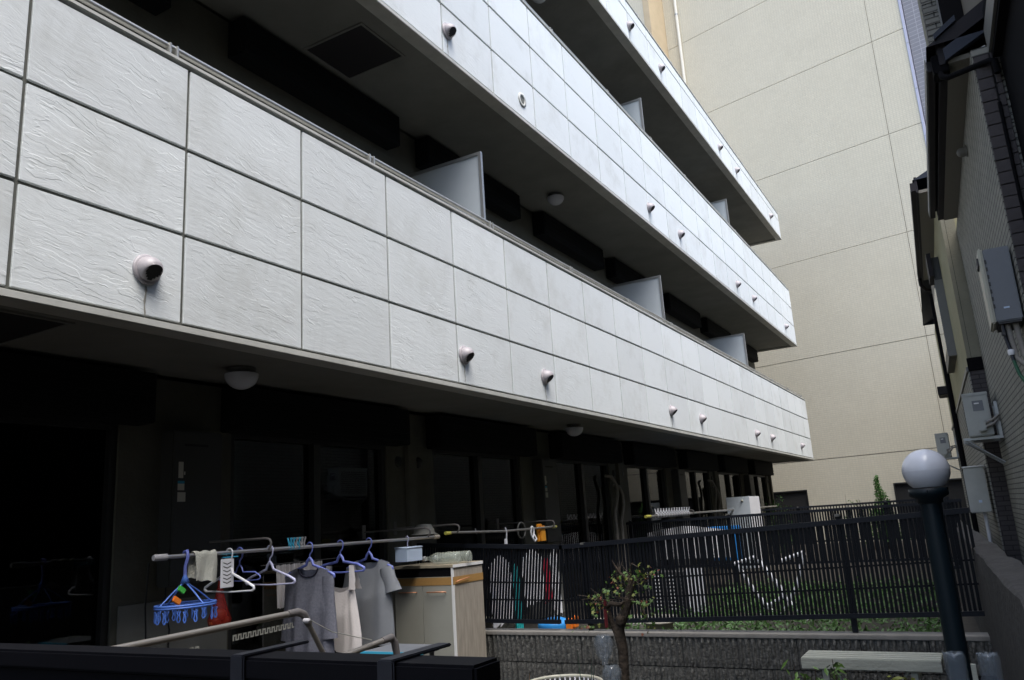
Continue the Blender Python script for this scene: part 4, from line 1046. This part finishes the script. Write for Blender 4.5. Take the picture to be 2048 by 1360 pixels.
build('clothes_peg', MB().bbox(PX + .02, PX + .032, 2.935, 2.985, 1.345, 1.375, .004), M['lime'], None, 'green peg on the cord of the blue pinch hanger', 'clothes peg', origin=(PX, 2.96, 1.36)).rotation_euler.x = -.6
build('clothes_peg', MB().bbox(PX + .02, PX + .032, 2.905, 2.96, 1.293, 1.325, .004), M['orange'], None, 'orange peg low on the cord of the blue pinch hanger', 'clothes peg', origin=(PX, 2.93, 1.31)).rotation_euler.x = -.6

# red net bag with onions
t = empty('net_bag', (-4.2, 3.56, 1.1), 'red net bag of onions hanging behind the pinch hanger', 'bag')
vs = MB().lathe([(.006, .30), (.012, .25), (.022, .20), (.05, .10), (.072, .04), (.06, -.01), (.0, -.03)], -4.18, 3.56, 16, 'z', 1.09)
mt = mat('red_net_transparent', (.42, .02, .012), .5); bn = mt.node_tree.nodes['Principled BSDF']; bn.inputs['Alpha'].default_value = .62; M['rednet'] = mt
build('net', vs, M['rednet'], t)
for dx, dy, dz in ((.0, -.035, .02), (.0, .035, .018), (.01, 0, .06), (-.02, 0, .0)):
    pr2 = [(.036 * math.sin(PI * i / 8), -.034 * math.cos(PI * i / 8)) for i in range(9)]
    build('onion', MB().lathe(pr2, -4.18 + dx, 3.56 + dy, 14, 'z', 1.09 + dz + .01), M['onion'], t)
for s, yb in ((0, 3.17), (1, 3.30)):
    build('cable', MB().tube([(WX + .03, yb + .02, 1.5), (WX + .04, yb, 1.25), (WX + .04, yb + .01 + .03 * s, 1.1), (WX + .03, yb + .03, .6)], .005, 6), M['cable'], None,
          ('left' if s == 0 else 'right') + ' of two thin black cables hanging on the wall under the pinch hanger', 'cable', origin=(WX, yb, 1))

# ------------------------------------------------------------------ drying rack in the foreground
t = empty('drying_rack', (-2.7, 2.5, .3), 'beige tubular drying rack standing just behind the near black fence', 'drying rack')
X_ = -2.6
build('top_tube', MB().tube([(X_, 1.45, 1.262), (X_, 2.60, 1.283)], .013, 12), M['rack'], t)
build('corner_joint', MB().tube([(X_, 2.57, 1.283), (X_, 2.63, 1.284), (X_, 2.665, 1.27), (X_ - .005, 2.70, 1.225)], [.0155, .017, .017, .0155], 12), M['rackj'], t)
build('leg_tube', MB().tube([(X_ - .003, 2.69, 1.235), (X_ - .03, 2.92, .93), (X_ - .04, 3.1, .66)], .011, 12), M['rack'], t)
build('lower_tube', MB().tube([(X_, 2.86, 1.055), (X_, 3.22, 1.085)], .013, 12), M['rack'], t)
build('lower_joint', MB().tube([(X_, 3.19, 1.083), (X_, 3.26, 1.088), (X_, 3.285, 1.06), (X_ + .005, 3.30, .98)], [.016, .019, .019, .017], 12), M['rackj'], t)
build('lower_leg', MB().tube([(X_, 3.3, .99), (X_, 3.36, .30)], .0135, 10), M['rack'], t)
build('cord', MB().tube([(X_ + .01, 2.60, 1.29), (X_ + .01, 2.83, 1.175), (X_ + .01, 3.1, 1.10)], .0022, 6), M['rackw'], t)
build('knob', MB().lathe([(.0, .03), (.011, .026), (.011, 0)], X_ + .012, 2.655, 12, 'x', 1.245), M['greypl'], t)
mb = MB(); 
for i in range(26):
    y = 2.28 + i * .0125
    zz = 1.243 + (y - 2.4) * .018
    mb.box(X_ + .0, X_ + .003, y, y + .0045, zz - .022, zz); mb.box(X_, X_ + .003, y + .0045, y + .012, zz - (.022 if i % 2 else .006), zz - (.017 if i % 2 else .0))
build('hook_strip', mb, M['rackw'], t)
mb = MB()
for i in range(12):
    y = 1.98 + i * .0125; zz = 1.225
    mb.box(X_, X_ + .003, y, y + .0045, zz - .022, zz); mb.box(X_, X_ + .003, y + .0045, y + .012, zz - (.022 if i % 2 else .006), zz - (.017 if i % 2 else .0))
build('hook_strip', mb, M['rackw'], t)

# ------------------------------------------------------------------ laundry and things in the second garden, seen through slats
def hanging_cloth(x, y0, y1, z0, z1, mname, label, cat='laundry', mx=.02, hem=.0):
    vs = []; fs = []; n = 26
    for i in range(n + 1):
        q = i / n; yy = y0 + (y1 - y0) * q
        sh = -.09 * abs(2 * q - 1) ** 1.4
        for j in range(8):
            u = j / 7
            vs.append((x + mx * math.sin(i * .8 + u) * u, yy, (z1 + sh) * (1 - u) + (z0 + .02 * math.sin(i * .9)) * u))
    for i in range(n):
        for j in range(7): fs.append((i * 8 + j, i * 8 + j + 1, (i + 1) * 8 + j + 1, (i + 1) * 8 + j))
    return build('hanging_cloth', MB().add(vs, fs, True), M[mname], None, label, cat, 'washing hanging behind the first fence', origin=(x, (y0 + y1) / 2, z1))
hanging_cloth(PX + .1, 5.98, 6.35, .75, 1.33, 'clothw', 'white shirt behind the leaning fence section, leftmost')
hanging_cloth(PX + .1, 6.38, 6.50, .62, 1.25, 'teal', 'teal cloth strip seen between the white shirts through the fence')
hanging_cloth(PX + .12, 6.52, 6.92, .86, 1.35, 'clothw', 'large white shirt in the middle behind the leaning fence')
hanging_cloth(PX + .12, 6.94, 7.06, .85, 1.28, 'redc', 'crimson cloth beside the white shirt behind the fence')
hanging_cloth(PX + .12, 7.08, 7.25, .70, 1.34, 'clothw', 'white cloth behind the fence, right of the crimson one')
t = empty('folding_chair', (-1.8, 8, .55), 'white tubular folding chair seen through the fence slats', 'chair')
def ft(name, pts, r=.019): build(name, MB().tube(pts, r, 8), M['whitepl'], t)
ft('back_frame', [(-2.113, 8, 1.061), (-2.00, 8, .85), (-1.90, 8.0, .70), (-1.86, 8, .68), (-1.70, 8, .777), (-1.74, 8.0, .85), (-1.92, 8.05, 1.10)], .021)
ft('back_rail', [(-2.15, 8, 1.07), (-1.93, 8, 1.13)])
ft('arm_rail', [(-1.72, 8.1, 1.08), (-1.49, 8.1, 1.155)])
ft('leg', [(-1.50, 8.1, 1.14), (-1.60, 8.1, .85), (-1.80, 8.1, .55)])
ft('leg', [(-1.90, 8.0, .70), (-1.76, 8, .55)]); ft('leg', [(-1.74, 8, .80), (-1.53, 8, .55)]); ft('leg', [(-1.9, 8.05, .70), (-1.99, 8.05, .55)])
# planter with dotted lattice
t = empty('lattice_planter', (-2.9, 8.1, .55), 'white lattice planter seen through the fence behind the little tree', 'planter')
mb = MB()
for i in range(13):
    for j in range(12): mb.box(-3.06 + i * .03, -3.06 + i * .03 + .012, 8.0, 8.008, .58 + j * .035, .58 + j * .035 + .014)
build('lattice', mb, M['whitepl'], t)
build('tray', MB().box(-3.08, -2.66, 8.01, 8.3, .551, 1.01), M['acdk'], t)
build('post_board', MB().box(-2.65, -2.45, 8.0, 8.02, .551, 1.04), M['whitepl'], t)
def pot(x, y, r, h, mname, label, z=.55, cat='planter', name='flower_pot'):
    return build(name, MB().lathe([(r * .8, 0), (r * .95, h * .9), (r * 1.05, h * .9), (r * 1.05, h), (r * .93, h), (r * .9, h * .88), (0, h * .88)], x, y, 20, 'z', z), M[mname], None, label, cat, origin=(x, y, z))
pot(-2.87, 6.35, .11, .22, 'pot', 'pale round planter under the fence behind the little tree')
pot(-3.97, 6.3, .07, .24, 'pot', 'pale pot at the left end under the leaning fence')
pot(-2.45, 6.6, .12, .18, 'pot', 'wide pale pot under the fence right of the little tree')
t = empty('blue_tub', (-3.33, 6.4, .55), 'bright blue plastic tub on the ground under the leaning fence', 'tub')
build('shell', MB().lathe([(.0, .02), (.13, .02), (.15, .17), (.14, .20), (.05, .23), (0, .23)], -3.33, 6.42, 20, 'z', .55), M['bucket'], t)
build('label_plate', MB().box(-3.35, -3.31, 6.275, 6.28, .68, .71), M['whitepl'], t)
build('orange_scoop', MB().bbox(-3.20, -3.13, 6.35, 6.42, .55, .775, .01).bbox(-3.13, -3.10, 6.35, 6.42, .70, .80, .008), M['orange'], None, 'orange scoop standing beside the blue tub', 'scoop', origin=(-3.16, 6.4, .55))
build('cement_step', MB().bbox(-3.05, -2.6, 6.9, 7.6, .551, .66, .01), M['cap'], None, 'pale cement step behind the fence near the blue tub', 'step', origin=(-2.8, 7.2, .55))
# blue basket of laundry beyond the second fence
build('blue_crate', MB().bbox(-3.35, -2.95, 11.3, 11.6, .9, 1.36, .01), M['bucket'], None, 'deep blue crate half hidden behind the second fence', 'crate', origin=(-3.1, 11.4, .9))
vs = []; fs = []
for i in range(25):
    q = i / 24; x = -4.2 + 1.2 * q
    for j in range(5): vs.append((x, 11.2 + .03 * math.sin(i), (.95) * (1 - j / 4) + (1.40 - .2 * abs(q - .45) ** 1.3) * (j / 4)))
for i in range(24):
    for j in range(4): fs.append((i * 5 + j, i * 5 + j + 1, (i + 1) * 5 + j + 1, (i + 1) * 5 + j))
build('white_sheet', MB().add(vs, fs, True), M['clothw'], None, 'pale sheet spread behind the second fence under the white pegs', 'sheet', origin=(-3.7, 11.2, 1))
t = empty('garden_locker', (-3.6, 14.9, .55), 'white storage locker with shaded front painted grey, by the far ground floor windows', 'locker')
build('body', MB().bbox(-3.91, -3.50, 14.55, 15.3, .551, 1.79, .006), M['screen'], t)
build('side_panel', MB().box(-3.499, -3.49, 14.55, 15.3, .56, 1.785), M['whitepl'], t)  # lit side white, shaded front grey: light put into the colours
build('knob', MB().lathe([(.0, -.03), (.02, -.025), (.02, 0)], -3.62, 14.549, 10, 'y', 1.72), M['heater_f'], t)

# ------------------------------------------------------------------ small tree with bottles
def leaf_cloud(pts_fn, n, size, mb=None, star=True, seed=1, droop=.4):
    rnd = random.Random(seed); mb = mb or MB()
    for i in range(n):
        c, s = pts_fn(rnd); sz = size * rnd.uniform(.6, 1.25) * s
        nrm = Vector((rnd.uniform(-1, 1), rnd.uniform(-1, .4), rnd.uniform(-.2, 1.2))).normalized(); u = nrm.orthogonal().normalized(); ang = rnd.uniform(0, 6.28)
        u = u * math.cos(ang) + nrm.cross(u) * math.sin(ang); v = nrm.cross(u)
        if star:
            rs = [1, .42, .85, .38, .7, .32, .25, .32, .7, .38, .85, .42]; k = len(rs)
            vs = [c] + [c + (u * math.cos(2 * PI * j / k) + v * math.sin(2 * PI * j / k)) * sz * rs[j] - nrm * sz * .15 * (rs[j] > .6) for j in range(k)]
            mb.add(vs, [(0, 1 + j, 1 + (j + 1) % k) for j in range(k)])
        else:
            a = c - u * sz; b = c + v * sz * .38 + nrm * sz * .06; d = c + u * sz; e = c - v * sz * .38 + nrm * sz * .06
            mb.add([a, b, d, e], [(0, 1, 2), (0, 2, 3)])
    return mb
TR = empty('garden_tree', (-1.53, 3.6, .3), 'stunted tree with mossy twisted trunk and sparse maple-like leaves', 'tree')
tp = [(-1.53, 3.6, .3), (-1.535, 3.6, .6), (-1.53, 3.6, .85), (-1.525, 3.6, 1.0), (-1.535, 3.59, 1.09), (-1.50, 3.6, 1.16), (-1.47, 3.6, 1.23), (-1.455, 3.6, 1.31)]
build('trunk', MB().tube(tp, [.030, .026, .022, .024, .028, .023, .019, .012], 12), M['bark'], TR)
for pts, rr in (([(-1.53, 3.6, 1.03), (-1.56, 3.58, 1.12), (-1.575, 3.57, 1.19), (-1.58, 3.57, 1.205)], [.018, .014, .013, .008]),
                ([(-1.58, 3.57, 1.19), (-1.545, 3.56, 1.205), (-1.50, 3.56, 1.20), (-1.48, 3.56, 1.215)], [.014, .012, .010, .004]),
                ([(-1.46, 3.6, 1.25), (-1.42, 3.58, 1.31), (-1.39, 3.57, 1.34)], [.012, .007, .003]),
                ([(-1.46, 3.6, 1.29), (-1.50, 3.58, 1.34), (-1.53, 3.57, 1.40)], [.010, .006, .002]),
                ([(-1.575, 3.57, 1.19), (-1.61, 3.55, 1.23), (-1.64, 3.54, 1.20)], [.008, .005, .002]),
                ([(-1.47, 3.6, 1.22), (-1.41, 3.58, 1.20), (-1.38, 3.57, 1.13)], [.010, .006, .002]),
                ([(-1.455, 3.6, 1.31), (-1.44, 3.59, 1.38), (-1.40, 3.58, 1.36)], [.006, .004, .002])):
    build('branch', MB().tube(pts, rr, 8), M['bark'], TR)
rt = random.Random(8); tw = MB()
for i in range(26):
    c = [(-1.455, 3.6, 1.31), (-1.42, 3.58, 1.30), (-1.61, 3.55, 1.22), (-1.50, 3.58, 1.33), (-1.43, 3.58, 1.21), (-1.57, 3.57, 1.20), (-1.52, 3.6, 1.1)][i % 7]
    d = Vector((rt.uniform(-1, 1), rt.uniform(-.6, .6), rt.uniform(-.25, 1))).normalized() * rt.uniform(.05, .12); c = Vector(c)
    tw.tube([c, c + d * .5 + Vector((0, 0, .006)), c + d], [.003, .0022, .001], 5)
build('twigs', tw, M['bark'], TR, kind='stuff')
build('burl', MB().lathe([(.022 * math.sin(PI * i / 8) * (1 + .2 * math.sin(i * 3)), -.03 * math.cos(PI * i / 8)) for i in range(9)], -1.515, 3.575, 12, 'z', 1.13), M['bark'], TR)
cl = [((-1.45, 3.58, 1.315), .07, .02), ((-1.39, 3.57, 1.33), .05, .02), ((-1.50, 3.57, 1.29), .05, .025), ((-1.61, 3.55, 1.22), .045, .02), ((-1.63, 3.54, 1.19), .03, .02), ((-1.40, 3.57, 1.22), .05, .04), ((-1.38, 3.57, 1.14), .025, .05), ((-1.56, 3.56, 1.245), .03, .015), ((-1.66, 3.5, 1.10), .05, .008)]
def tf(rnd):
    c, r, h = cl[rnd.choice([0, 0, 1, 1, 2, 2, 3, 3, 4, 5, 5, 6, 7, 8])]
    return Vector((c[0] + rnd.gauss(0, r * .6), c[1] + rnd.gauss(0, r * .8), c[2] + rnd.gauss(0, h))), 1
build('foliage', leaf_cloud(tf, 110, .016, seed=4), M['leaf'], TR, kind='stuff')
build('foliage_yellow', leaf_cloud(tf, 75, .014, seed=9), M['leaf2'], TR, kind='stuff')
build('foliage_reddish', leaf_cloud(tf, 35, .012, seed=15), M['leafred'], TR, kind='stuff')
build('red_ribbon', MB().bbox(-1.572, -1.556, 3.52, 3.53, 1.10, 1.185, .004).bbox(-1.568, -1.553, 3.515, 3.525, 1.195, 1.228, .005), M['ribbon'], None, 'dark red ribbon tied on the left fork of the little tree', 'ribbon', origin=(-1.595, 3.52, 1.15))
for zt, xx, lab in ((1.075, -1.585, 'upper upside-down plastic bottle hanging on the tree trunk'), (.945, -1.555, 'lower upside-down plastic bottle hanging on the tree trunk')):
    t = empty('plastic_bottle', (xx, 3.52, zt), lab, 'bottle', 'bottles hung on the tree')
    build('body', MB().lathe([(0, .0), (.028, .0), (.032, -.006), (.044, -.02), (.046, -.045), (.040, -.06), (.040, -.075), (.026, -.10), (.014, -.115), (.014, -.13), (0, -.13)], xx, 3.52, 18, 'z', zt), M['bottleb'], t)
for xx, lab in ((-.168, 'left of two upturned plastic bottles at the foot of the lamp post'), (-.058, 'right of two upturned plastic bottles near the concrete wall')):
    t = empty('plastic_bottle', (xx, 3.5, .3), lab, 'bottle', 'upturned bottles on stakes')
    pf = [(0.0, -.012), (.012, -.010), (.026, 0), (.036, -.008), (.038, -.03)] + [(.038 if i % 2 else .0355, -.05 - .016 * i) for i in range(8)] + [(.038, -.19), (.02, -.24), (.013, -.28)]
    build('body', MB().lathe(pf, xx, 3.5, 20, 'z', 1.03), M['bottleb'], t)
    for k in range(5):
        a = 2 * PI * k / 5 + .6; build('base_rib', MB().tube([(xx, 3.5, 1.012), (xx + .02 * math.cos(a), 3.5 + .02 * math.sin(a), 1.028), (xx + .036 * math.cos(a), 3.5 + .036 * math.sin(a), 1.026)], .004, 6), M['bottleb'], t)
    build('stake', MB().tube([(xx, 3.5, .3), (xx, 3.5, .80)], .01, 8), M['wood_w'], t)
build('white_stake', MB().add([(-.125, 3.52, .3), (-.095, 3.52, .3), (-.095, 3.54, .3), (-.125, 3.54, .3), (-.120, 3.52, .985), (-.104, 3.52, .985), (-.104, 3.54, .985), (-.120, 3.54, .985)],
      [(0, 1, 5, 4), (1, 2, 6, 5), (2, 3, 7, 6), (3, 0, 4, 7), (4, 5, 6, 7)]), M['wood_w'], None, 'white wooden stake between the two upturned bottles', 'stake', origin=(-.11, 3.53, .3))
# round white basket low in the garden
t = empty('round_basket', (-2.3, 4.6, .3), 'round white openwork basket, only its rim showing at the bottom edge', 'basket')
bx, by, bz = -2.33, 4.55, .640
build('rim', MB().tube([(bx + .23 * math.cos(a), by + .23 * math.sin(a), bz) for a in [2 * PI * k / 40 for k in range(40)]], .011, 8, closed=True), M['heater_f'], t)
mb = MB()
for k in range(44):
    a = 2 * PI * k / 44; mb.tube([(bx + .226 * math.cos(a), by + .226 * math.sin(a), bz), (bx + .19 * math.cos(a), by + .19 * math.sin(a), .32)], .006, 5)
build('wicker', mb, M['whitepl'], t)
build('base', MB().lathe([(0, 0), (.19, 0), (.19, .02), (0, .02)], bx, by, 24, 'z', .301), M['whitepl'], t)

# plants ----------------------------------------------------------
def shrub(name, x0, x1, y0, y1, z0, z1, n, size, mname, label, cat='plant', seed=1, star=False, stems=10):
    cx_, cy_ = (x0 + x1) / 2, (y0 + y1) / 2
    t = empty(name, (cx_, cy_, z0), label, cat)
    rnd = random.Random(seed); mb = MB(); tops = []
    for i in range(stems):
        a = Vector((rnd.uniform(x0, x1), rnd.uniform(y0, y1), z0)); b = a + Vector((rnd.uniform(-.05, .05), rnd.uniform(-.05, .05), (z1 - z0) * rnd.uniform(.5, 1)))
        mb.tube([a, (a + b) / 2 + Vector((.01, 0, 0)), b], [.005, .004, .002], 5); tops.append((a, b))
    build('stems', mb, M['bark'], t)
    def pf(r):
        a, b = tops[r.randrange(len(tops))]; q = r.random() ** .6; c = a.lerp(b, q); return c + Vector((r.gauss(0, .03), r.gauss(0, .03), r.gauss(0, .015))) * (size / .03), 1
    build('foliage', leaf_cloud(pf, n, size, seed=seed, star=star), M[mname], t, kind='stuff'); return t
shrub('garden_plant', -1.0, -.55, 4.4, 4.9, .3, .80, 260, .03, 'leaf', 'leafy green plant growing in front of the bench', seed=11, stems=16)
shrub('garden_plant', -.62, -.42, 4.5, 4.9, .3, .74, 60, .026, 'leaf2', 'yellowish small plant below the right end of the bench', seed=12, stems=6)
# strap-leaved plants
def blades(x, y, z0, pts, mname, label, w_=.011):
    t = empty('grass_clump', (x, y, z0), label, 'plant')
    for (dx, dy, h, bend) in pts:
        vs = []; fs = []
        for i in range(9):
            q = i / 8; xx = x + dx * q + bend * q * q; zz = z0 + h * (q - .25 * q * q * abs(bend) * 4); ww = w_ * (1 - q ** 2) * (.5 + q if q < .5 else 1)
            vs += [(xx - ww, y + dy * q, zz), (xx, y + dy * q + .004, zz - .003), (xx + ww, y + dy * q, zz)]
        for i in range(8): fs += [(3 * i, 3 * i + 1, 3 * i + 4, 3 * i + 3), (3 * i + 1, 3 * i + 2, 3 * i + 5, 3 * i + 4)]
        build('leaf', MB().add(vs, fs, True), M[mname], t)
blades(-2.12, 3.5, .3, [(-.03, 0, .59, -.07), (.0, .05, .56, .05), (-.05, 0, .5, -.12), (.03, .02, .48, .12), (.05, -.05, .50, .02)], 'leaf2', 'broad yellow green leaves at the corner of the black screen fence', .014)
blades(-2.02, 3.5, .3, [(.02, 0, .62, .03)], 'brownleaf', 'single dry brown leaf beside the broad green leaves', .012)
blades(-1.70, 3.5, .3, [(-.02, 0, .70, -.10), (-.05, 0, .66, -.16), (.02, 0, .68, .05), (.0, .04, .72, -.03), (.04, 0, .62, .12), (.03, .06, .66, .0), (.0, 0, .75, -.2)], 'blade', 'thin blue green blades left of the little tree', .005)
# ground cover in the second garden
rnd = random.Random(3)
def gc(r):
    x = r.uniform(-2.9, -.35); y = r.uniform(6.1, 10.6); return Vector((x, y, .56 + abs(r.gauss(0, .05)) + .05 * (1 + noise.noise(Vector((x * 2, y * 2, 0)))))), 1
build('ground_cover', leaf_cloud(gc, 9000, .024, star=False, seed=5), M['leaf3'], kind='stuff', label='low green ground cover in the second garden', cat='ground cover')
# cypress and shrubs near the tower
CY = empty('cypress', (-1.78, 19, .55), 'small bright green pointed cypress above the far fence', 'tree')
build('trunk', MB().tube([(-1.78, 19, .55), (-1.78, 19, 1.9)], [.03, .008], 8), M['bark'], CY)
def cyf(r):
    q = r.random() ** 1.15; z = .75 + 1.32 * q
    lead = [(0, 0, 1.0), (.10, .05, .62), (-.12, -.05, .50), (.17, -.06, .40), (-.04, .1, .8)][r.choice([0, 0, 1, 2, 3, 4])]
    z = .75 + 1.32 * q * lead[2]; rad = (.26 * (1 - q) ** .7 + .012) * (1 + .5 * noise.noise(Vector((z * 5, lead[0] * 9, 1)))); a = r.uniform(0, 6.28); k = r.random() ** .5
    return Vector((-1.78 + lead[0] + rad * k * math.cos(a) + .03 * math.sin(z * 9), 19 + lead[1] + rad * k * math.sin(a), z + r.uniform(-.04, .04))), 1
build('foliage', leaf_cloud(cyf, 3800, .034, star=False, seed=6), M['leaf4'], CY, kind='stuff')
shrub('garden_shrub', -2.25, -1.98, 18.8, 19.2, .55, 1.74, 200, .035, 'leaf', 'loose broad-leaved shrub left of the small cypress', 'shrub', 21, stems=14)
shrub('garden_shrub', -2.55, -2.38, 18.8, 19.1, .55, 1.78, 60, .04, 'leaf3', 'sparse twig with few leaves, left of the cypress and shrub', 'shrub', 22, stems=5)
shrub('garden_shrub', -4.25, -3.75, 18.8, 19.3, .55, 1.86, 700, .035, 'leaf4', 'green shrub at the far corner of the apartment block', 'shrub', 23, stems=26)
shrub('garden_shrub', -.05, .1, 20.4, 20.7, .0, 1.62, 80, .04, 'leaf', 'small green plant behind the lamp post at the tiled wall', 'shrub', 24, stems=6)
